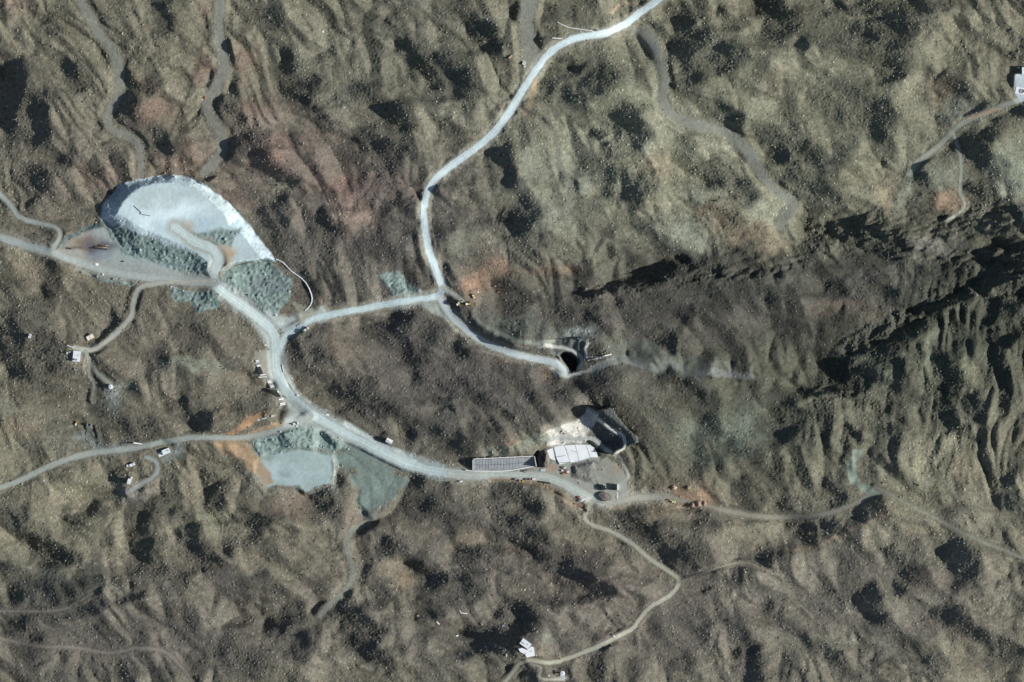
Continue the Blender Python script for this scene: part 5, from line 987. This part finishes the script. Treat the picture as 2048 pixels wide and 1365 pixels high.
# --- pipeline down the heap edge
def pipe(name, label, pts, r, m, cat='pipe', dz=.4):
    q = WL(catmull(pts, 8)); t = thing(name, label, cat, pts[0]); ox, oy, oz = t.location
    for a, b in zip(q[:-1], q[1:]):
        if math.dist(a, b) < .3: continue
        MB().cyl((a[0] - ox, a[1] - oy, gz(*a) - oz + dz), (b[0] - ox, b[1] - oy, gz(*b) - oz + dz), r, 8).obj('pipe_section', m, t)
    return t
pipe('pipeline', 'white pipeline curving from the spoil heap down to the junction', [(552, 519), (565, 525), (583, 543), (604, 558), (614, 570), (620, 582), (624, 596), (621, 610), (610, 621)], .62, mw)
pipe('hose', 'thin black hose kinked across the white heap top', M([(380, 310), (400, 330), (440, 368), (430, 378), (520, 395)]), .28, mblk, 'hose', .25)
pipe('hose', 'dark curved hose along the road on the heap', M([(985, 595), (1040, 610), (1100, 645)]), .3, mgry, 'hose', .25)
pipe('pipeline', 'thin white pipe reaching the main road near the top edge', T(680, 0, SC, [(1270, 130), (1330, 160), (1400, 172), (1490, 185)]), .45, mw)
# --- small things near the upper main road
small_box('storage_container', 'peach orange container with a red end left of the upper main road', 'container', (1021, 114.8), 42, 4.4, 1.8, 1.8, mat('peach', (.78, .42, .24), .7), lid=mtan)
building('guard_hut', 'small white hut beside the upper main road', (1048, 127), -20, 2.4, 3.0, 2.3, gable=0)
small_box('equipment_crate', 'white crate just below the small hut by the upper main road', 'crate', (1049, 133.5), 10, 1.8, 1.5, .9, mw)
bar('boundary_wall', 'long thin white wall above the upper main road bend', 'wall', *T(980, 60, 5.6875, [(708, 96), (812, 102)]), .9, .9, mw)
bar('timber_plank', 'tan plank lying on the slope south of the upper main road', 'plank', (1004, 284), (1010, 284.5), .9, .5, mtan)
car('dark pickup at the end of the thin white pipe near the top edge', (1191, 61.5), 5, mgry)
bar('timber_plank', 'pale plank left of the upper main road below the wash', 'plank', *T(980, 60, 5.6875, [(330, 236), (380, 228)]), 1.0, .4, mtan)
# rocks, debris seen as single bright marks
heap('red_rock', 'single red boulder beside the winding wash at the upper left', 'boulder', T(0, 0, SC, [(1197, 572)])[0], 1.6, 2.2, 1.6, mred, 0, 8)
heap('white_rock', 'single white boulder in the top middle hills', 'boulder', T(0, 0, SC, [(1887, 186)])[0], 1.3, 1.3, 1.2, mw, 0, 9)
# --- portal structure
RZ = zy - .4
rp = thing('portal_ramp', 'long grey concrete lined ramp with white edge walls, a tall headwall and a slope coloured dark for shade', 'ramp', (947, 941)); ox, oy, oz = rp.location; zb = RZ - oz
def L2(p): a = W(p); return (a[0] - ox, a[1] - oy)
A_, B_, C_, D_, E_, F_ = [Vector(L2(Z4([p])[0])) for p in ((240, 715), (857, 685), (877, 772), (650, 815), (510, 827), (240, 825))]
HN = 4.2
def south(u):   # lower edge point
    x = A_.x + (B_.x - A_.x) * u
    pts = [F_, E_, D_, C_]
    for a, b in zip(pts[:-1], pts[1:]):
        if x <= b.x + 1e-6: t_ = (x - a.x) / (b.x - a.x); return a + (b - a) * t_
    return C_
ncol, nrow = 20, 2
for i in range(ncol):
    for j in range(nrow):
        u0, u1 = i / ncol, (i + 1) / ncol; v0, v1 = j / nrow, (j + 1) / nrow; g = .004
        def pt(u, v):
            n_ = A_.lerp(B_, u); s_ = south(u); q = n_.lerp(s_, v); return (q.x, q.y, zb + .35 + HN * (1 - v) ** 1.25 + .04 * ((i * 7 + j * 3) % 3))
        c4 = [pt(u0 + .002, v0 + .012), pt(u1 - .002, v0 + .012), pt(u1 - .002, v1 - .012), pt(u0 + .002, v1 - .012)]
        m_ = MB(); m_.add(c4 + [(x, y, z - 1.2) for x, y, z in c4], [(3, 2, 1, 0), (4, 5, 6, 7), (0, 1, 5, 4), (1, 2, 6, 5), (2, 3, 7, 6), (3, 0, 4, 7)]); m_.obj('concrete_panel', mpan, rp)
MB().prism([(A_.x, A_.y), (B_.x, B_.y), (C_.x, C_.y), (D_.x, D_.y), (E_.x, E_.y), (F_.x, F_.y)], zb - 1, lambda x, y: zb - .9).obj('subgrade', mrock, rp)
def wallseg(a, b, w, z0, za, zb_, name, m):
    d = (b - a).normalized(); n_ = Vector((-d.y, d.x)) * w / 2; p = [a - n_, b - n_, b + n_, a + n_]; zz = [za, zb_, zb_, za]
    m_ = MB(); m_.add([(q.x, q.y, z0) for q in p] + [(q.x, q.y, z) for q, z in zip(p, zz)], [(3, 2, 1, 0), (4, 5, 6, 7), (0, 1, 5, 4), (1, 2, 6, 5), (2, 3, 7, 6), (3, 0, 4, 7)]); return m_.obj(name, m, rp)
up = Vector((0, .7))
wallseg(A_ + up, B_ + up, .8, zb - 1, zb + HN + .9, zb + HN + .9, 'top_wall', mw)
for k in range(8):
    q = (A_ + up).lerp(B_ + up, (k + .5) / 8); MB().box(q.x, q.y + .9, zb, .7, 1.0, HN + 1.2).obj('buttress', mcon, rp)
lft = Vector((-.5, 0)); wallseg(F_ + lft, A_ + lft, .7, zb - 1, zb + 1.2, zb + HN + .8, 'end_wall', mw)
dn = Vector((0, -.5))
for a, b in ((F_, E_), (E_, D_), (D_, C_)): wallseg(a + dn, b + dn, .9, zb - 1, zb + 1.1, zb + 1.1, 'bottom_wall', mw)
w0 = Vector(L2(Z4([(160, 820)])[0])); wallseg(w0, F_ + dn - Vector((.6, 0)), .8, zb - 1, zb + .7, zb + 1.0, 'wing_wall', mw)
hw_ = Vector((.6, 0)); wallseg(B_ + hw_ + Vector((0, .5)), C_ + hw_ + Vector((0, -1)), .8, zb - 1, zb + HN + 1.6, zb + HN + 4.6, 'headwall', mw)
K1, K2, K3, K4 = [Vector(L2(Z4([p])[0])) for p in ((870, 684), (912, 620), (952, 796), (884, 790))]
vs = [(K1.x, K1.y, zb), (K4.x, K4.y, zb), (K3.x, K3.y, zb + .0), (K2.x, K2.y, zb + .0), (K2.x, K2.y, zb + 8.5), (K3.x, K3.y, zb + 8.0), (K1.x + .6, K1.y, zb + .3), (K4.x + .6, K4.y, zb + .3)]
m_ = MB(); m_.add(vs, [(0, 3, 2, 1), (6, 7, 5, 4), (0, 1, 7, 6), (3, 4, 5, 2), (1, 2, 5, 7), (0, 6, 4, 3)]); m_.obj('portal_slope', mhole, rp)  # dark colour stands for the shade on this west face
heap('gravel_cone', 'brown gravel cone piled against the east side of the ramp headwall', 'gravel pile', Z4([(980, 690)])[0], 4.2, 11, 7.0, mrock, 0, 12)
# --- white liner sheets
ln = thing('liner_pad', 'bright white sheeted pad east of the concrete ramp', 'liner', Z4([(1240, 650)])[0]); ox, oy, oz = ln.location
sheets = [[(972, 628), (1050, 592), (1064, 655), (1078, 722), (1010, 700), (1000, 660)], [(1064, 584), (1120, 574), (1166, 570), (1195, 650), (1226, 735), (1160, 752), (1118, 764), (1092, 700)],
          [(1170, 570), (1275, 562), (1300, 645), (1314, 728), (1262, 742), (1230, 738), (1200, 650)], [(1279, 560), (1385, 560), (1412, 630), (1431, 690), (1370, 712), (1318, 727), (1303, 645)],
          [(1389, 560), (1432, 566), (1476, 592), (1500, 640), (1515, 688), (1435, 690), (1416, 630)]]
for k, s_ in enumerate(sheets):
    pts = [(W(p)[0] - ox, W(p)[1] - oy) for p in Z4(s_)]
    zz = zy - oz + 1.3
    MB().prism(pts, zz - 1.5, lambda x, y, k=k: zz + .12 * math.sin(x * .9 + k) + .05 * k).obj('liner_sheet', mlin, ln)
for a, b in [((1055, 590), (1085, 690)), ((1085, 690), (1120, 762)), ((1100, 745), (1225, 738)), ((1066, 690), (1180, 672)), ((1240, 620), (1300, 640)), ((1200, 605), (1180, 612))]:
    p0, p1 = [(W(p)[0] - ox, W(p)[1] - oy) for p in Z4([a, b])]
    MB().cyl((*p0, zz + .2), (*p1, zz + .2), .22, 6).obj('liner_weight', mgry, ln)
q = WL(catmull(Z4([(1425, 528), (1470, 556), (1500, 590), (1525, 640), (1535, 680)]), 6)); bk = thing('net_bank', 'dark green netted bank curving round the east end of the white pad', 'bank', Z4([(1500, 600)])[0]); ox, oy, oz = bk.location
for a, b in zip(q[:-1], q[1:]):
    MB().cyl((a[0] - ox, a[1] - oy, gz(*a) - oz + .4), (b[0] - ox, b[1] - oy, gz(*b) - oz + .4), 1.6, 8).obj('net_roll', mbank, bk)
# --- things in the portal yard
cols = [(mred, 'rusty red'), (mw, 'white'), (morg, 'orange'), (mgry, 'grey')]
for k, (x, y, c) in enumerate([(1155, 795, 0), (1175, 800, 1), (1150, 825, 1), (1172, 832, 0), (1195, 812, 3), (1160, 856, 2), (1190, 850, 0), (1205, 838, 1)]):
    lab = ['rusty red box at the top left of the container cluster', 'white box at the top of the container cluster', 'white box on the left side of the container cluster', 'rusty red box in the middle of the container cluster', 'grey box on the upper right of the container cluster', 'orange box at the bottom left of the container cluster', 'rusty red box at the bottom of the container cluster', 'white box at the right end of the container cluster'][k]
    small_box('supply_container', lab, 'container', Z4([(x, y)])[0], 8, 2.4, 1.7, 1.5, cols[c][0], 'supply containers clustered south of the white pad')
truck('dump_truck', 'yellow truck standing south of the haul road opposite the ramp', Z4([(731, 930)])[0], -10, myel, mw, 4.6, 2.2, mtan)
truck('dump_truck', 'red cabbed truck in the middle of the row south of the haul road', Z4([(800, 915)])[0], 5, mred, mw, 4.8, 2.1, mred)
car('white pickup at the right of the truck row south of the haul road', Z4([(846, 913)])[0], 8)
car('grey pickup at the left of the truck row south of the haul road', Z4([(665, 912)])[0], 5, mgry)
t = car('white pickup alone on the slope south of the haul road', Z4([(105, 936)])[0], 0)
dozer('small brownish loader just south of the ramp headwall', Z4([(770, 832)])[0], 10, mtan, mgry, s=.8)
for k, (a, b, l) in enumerate([((905, 938), (950, 944), 'left hand dark trailer parked below the haul road'), ((960, 944), (1025, 956), 'right hand dark trailer parked below the haul road')]):
    bar('flat_trailer', l, 'trailer', *Z4([a, b]), 1.6, .9, mdrk)
pole('lamp post standing between the portal yard trailers and the road', Z4([(1012, 925)])[0], 5)
heap('rubble_pile', 'white broken rubble pile beside the junction of the winding track', 'pile', Z4([(1345, 1125)])[0], 3.6, 2.0, 1.3, mcon, 20, 14)
heap('rubble_pile', 'reddish rubble pile west of the white broken rubble', 'pile', Z4([(1312, 1100)])[0], 2.4, 1.5, 1.2, mred, -20, 15)
small_box('marker_block', 'lone pale block beside the start of the winding track', 'block', Z4([(1342, 1222)])[0], 0, 2.2, 1.2, .8, mcon)
bar('sheet_stack', 'light blue sheets stacked south of the gravel cone', 'sheets', *Z4([(925, 822), (975, 818)]), 2.6, .6, mat('pale_blue', (.5, .6, .62), .6))
# crusher plant
V8 = lambda *p: T(1120, 940, 6.606, p)
t = thing('crusher', 'black square crusher hopper west of the lime green tower', 'crusher', V8((567, 235))[0], 8)
MB().box(0, 0, -.4, 4.6, 5.0, 3.2).obj('body', mhole, t); MB().box(0, 0, 2.81, 3.2, 3.4, 1.6, 0, 1.25).obj('hopper', mblk, t); MB().box(1.2, 2.2, 2.9, 1.3, 1.0, 1.4).obj('control_cab', mw, t)
for sx in (-1, 1):
    for sy in (-1, 1): MB().box(sx * 2.1, sy * 2.3, -.4, .35, .35, 4.2).obj('leg', mgry, t)
a, b = [Vector(W(p)) for p in V8((610, 252), (735, 262))]
t = thing('conveyor', 'dark conveyor joining the crusher to the lime green tower', 'conveyor', ((a.x + b.x) / 2, (a.y + b.y) / 2), math.degrees(math.atan2(b.y - a.y, b.x - a.x)), world=True)
L_ = (b - a).length; MB().box(-.2, 0, 1.2, L_, 1.1, .3, 0, 1, R(-8)).obj('belt', mblk, t)
for sy in (-.65, .65): MB().box(-.2, sy, 1.15, L_, .14, .5, 0, 1, R(-8)).obj('side_rail', mgry, t)
for x_ in (-3.5, 0, 3.5): MB().box(x_, 0, -.4, .2, 1.3, 2.0 + x_ * .12).obj('trestle', mgry, t)
t = thing('silo_tower', 'narrow lime green and white tower at the east end of the conveyor', 'tower', V8((756, 228))[0], 0)
MB().box(.7, 0, -.4, 1.5, 5.4, 6.4).obj('white_tower', mw, t); MB().box(-.85, 0, -.4, 1.5, 4.6, 5.4).obj('green_tower', mlim, t); MB().box(.7, 0, 6.01, 1.7, 5.6, .15).obj('cap', mroof, t); MB().box(0, -2.9, -.3, 1.2, .6, 2.2).obj('stair', mgry, t)
heap('sand_spill', 'pale sandy spill below the lime green tower', 'sand pile', V8((752, 335))[0], 1.5, 4.5, .5, mcon, 0, 18)
heap('gravel_stockpile', 'dark grey gravel stockpile south of the crusher', 'gravel pile', V8((590, 350))[0], 7.5, 5, 2.4, mrock, -15, 19)
heap('boulder_cluster', 'pinkish boulder mound with a shadow above the yellow digger', 'boulders', V8((1505, 238))[0], 3.0, 2.2, 2.4, mtan, 0, 20)
for k, (x, y) in enumerate([(1750, 462), (1830, 452), (1905, 445)]):
    heap('soil_mound', ['first pink soil mound east of the yellow digger', 'middle pink soil mound east of the yellow digger', 'third pink soil mound east of the yellow digger'][k], 'soil mound', V8((x, y))[0], 2.6, 3.2, 3.4, mat('pink_soil', (.40, .26, .20), 1, bump=.6), 0, 30 + k)
# --- pit edge wall
ribbon('retaining_wall', 'thin white retaining wall on the north rim of the open pit', 'wall', PZ([(1140, 665), (1215, 648), (1288, 630)]), 1.2, 1.4, mw)
ribbon('retaining_wall', 'lower grey wall stepping down into the open pit', 'wall', PZ([(870, 738), (960, 722), (1060, 700)]), .9, 1.2, mcon)
small_box('marker_block', 'white block on the grassy shelf above the open pit', 'block', PZ([(1252, 492)])[0], 20, 1.2, 1.0, 1.0, mw)
# --- bottom building group
B4 = lambda *p: T(980, 1230, 7.314, p)
t = building('site_building', 'bright white building with a green eave at the bottom edge', B4((520, 412))[0], -36, 10.0, 6.2, 3.6, gable=0)
MB().box(0, 3.17, -.4, 9.8, .12, 3.9).obj('rear_panel', mgrn, t, 'green painted rear wall'); MB().box(-2.5, -.8, 3.83, 3.2, .6, .5).obj('roof_unit', mgry, t)
pd = thing('concrete_pad', 'bright white concrete pad south of the bottom building', 'pad', B4((560, 530))[0]); ox, oy, oz = pd.location
pts = [(W(p)[0] - ox, W(p)[1] - oy) for p in B4((415, 485), (470, 475), (545, 505), (600, 455), (640, 462), (655, 590), (590, 600), (540, 616), (515, 575), (440, 530))]
MB().prism(pts, -1.5, .45).obj('slab', mlin, pd); 
for k, (x, y) in enumerate([(520, 560), (600, 520)]):
    q = W(B4((x, y))[0]); MB().box(q[0] - ox, q[1] - oy, .451, 1.6, 1.2, .3).obj('plinth', mcon, pd)
bar('white_post', 'upright white slab west of the bottom building pad', 'slab', *B4((240, 556), (240, 600)), .9, 1.2, mw)
car('white pickup on the winding track above the bottom building', B4((1805, 305))[0], -35)
t = thing('timber_stack', 'splayed yellow timbers beside the winding track', 'timber', B4((1015, 600))[0], -55)
for k, (x_, y_, a_, l_) in enumerate([(1.5, 0, 0, 5.5), (-1.5, .6, 12, 5), (0, -1.2, 75, 3.6), (-.8, .9, -35, 4)]): MB().box(x_, y_, -.1 + .05 * k, l_, .55, .5, R(a_)).obj('timber', mtan, t)
bar('timber_plank', 'orange and white plank south of the winding track', 'plank', *B4((1312, 668), (1352, 645)), .8, .6, morg)
t = thing('water_tower', 'round white tank on a stem casting a long shadow at the bottom edge', 'tower', B4((1062, 850))[0], 0)
MB().cyl((0, 0, -.4), (0, 0, 5.6), .9, 14, .7).obj('stem', mcon, t); MB().cyl((0, 0, 5.6), (0, 0, 7.6), 2.3, 22).obj('tank', mw, t); MB().cyl((0, 0, 7.6), (0, 0, 8.0), 2.2, 22, .5).obj('roof', mroof, t); MB().cyl((0, 0, 8.0), (0, 0, 8.2), .35, 8).obj('hatch', mblk, t); MB().box(0, -4.5, -.4, 5.0, 6.0, .7).obj('base_slab', mcon, t)
small_box('equipment_crate', 'little white crate at the tip of the water tower shadow', 'crate', B4((865, 885))[0], 0, 1.6, 1.3, 1.0, mw)
bar('blue_tarp', 'small blue tarp below the dark hollow near the bottom', 'tarp', *B4((180, 165), (205, 158)), 1.8, .3, mblu)
bar('blue_tarp', 'tiny bright blue white tarp left of the bottom building', 'tarp', (969, 1293), (973, 1294), 1.8, .4, mblu)
t = thing('wreck_debris', 'white cross shaped debris on the lower middle slope', 'debris', (925, 1225), 0)
MB().box(1.5, -.8, .1, 7, .8, .4, R(-8)).obj('spar', mw, t); MB().box(-2.0, .8, .1, 4.2, .9, .5, R(-62)).obj('spar', mw, t)
for (a, b, l) in [((873, 1243), (879, 1249), 'white plank on the slope left of the cross shaped debris'), ((834, 1232), (838, 1232), 'small white plank far left of the cross shaped debris'), ((911, 1273), (917, 1271), 'cream plank below the cross shaped debris')]:
    bar('timber_plank', l, 'plank', a, b, .9, .5, mw)
# --- right edge
building('site_building', 'white building cut by the right edge with a black shadow', (2052, 143), 0, 9, 7, 4.5, gable=0)
t = thing('round_basin', 'white slab with a round basin on the pale pad at the right edge', 'basin', (2041, 183), -12)
MB().box(0, 0, -.4, 11, 6.5, .8).obj('slab', mlin, t)
rg = MB(); n = 20
for k in range(n):
    a0, a1 = 2 * math.pi * k / n, 2 * math.pi * (k + 1) / n
    rg.prism([(1 + r_ * math.cos(a), r_ * math.sin(a)) for r_, a in ((1.9, a0), (2.4, a0), (2.4, a1), (1.9, a1))], .402, 1.1)
rg.obj('basin_rim', mcon, t); MB().cyl((1, 0, .402), (1, 0, .45), 1.85, 20).obj('basin_floor', mgry, t)
bar('white_post', 'white slab at the corner north of the right edge building', 'slab', (2034, 135), (2040, 138), .9, 1, mw)
# scattered bright blocks at the south end of dumps
for p, l in [((1790, 1008), None)]: pass
for k, (p, l) in enumerate([((343, 574), 'white block at the edge of the dumped rubble rows'), ((367, 582), 'white block between the dumped rubble rows'), ((697, 899), 'white block on the shelf above the teal fan'), ((668, 904), 'tiny white block at the corner of the tailings flat'), ((561, 864), 'white block on the orange soil strip near the junction'), ((1050, 1180), 'pale block in the dark lower middle slope'), ((88, 962), 'pale block south of the far lower left road'), ((23, 962), 'red tinted block at the far lower left')]):
    small_box('marker_block', l, 'block', p, 12 * k, 1.5, 1.1, .8, mw if k != 7 else mred)
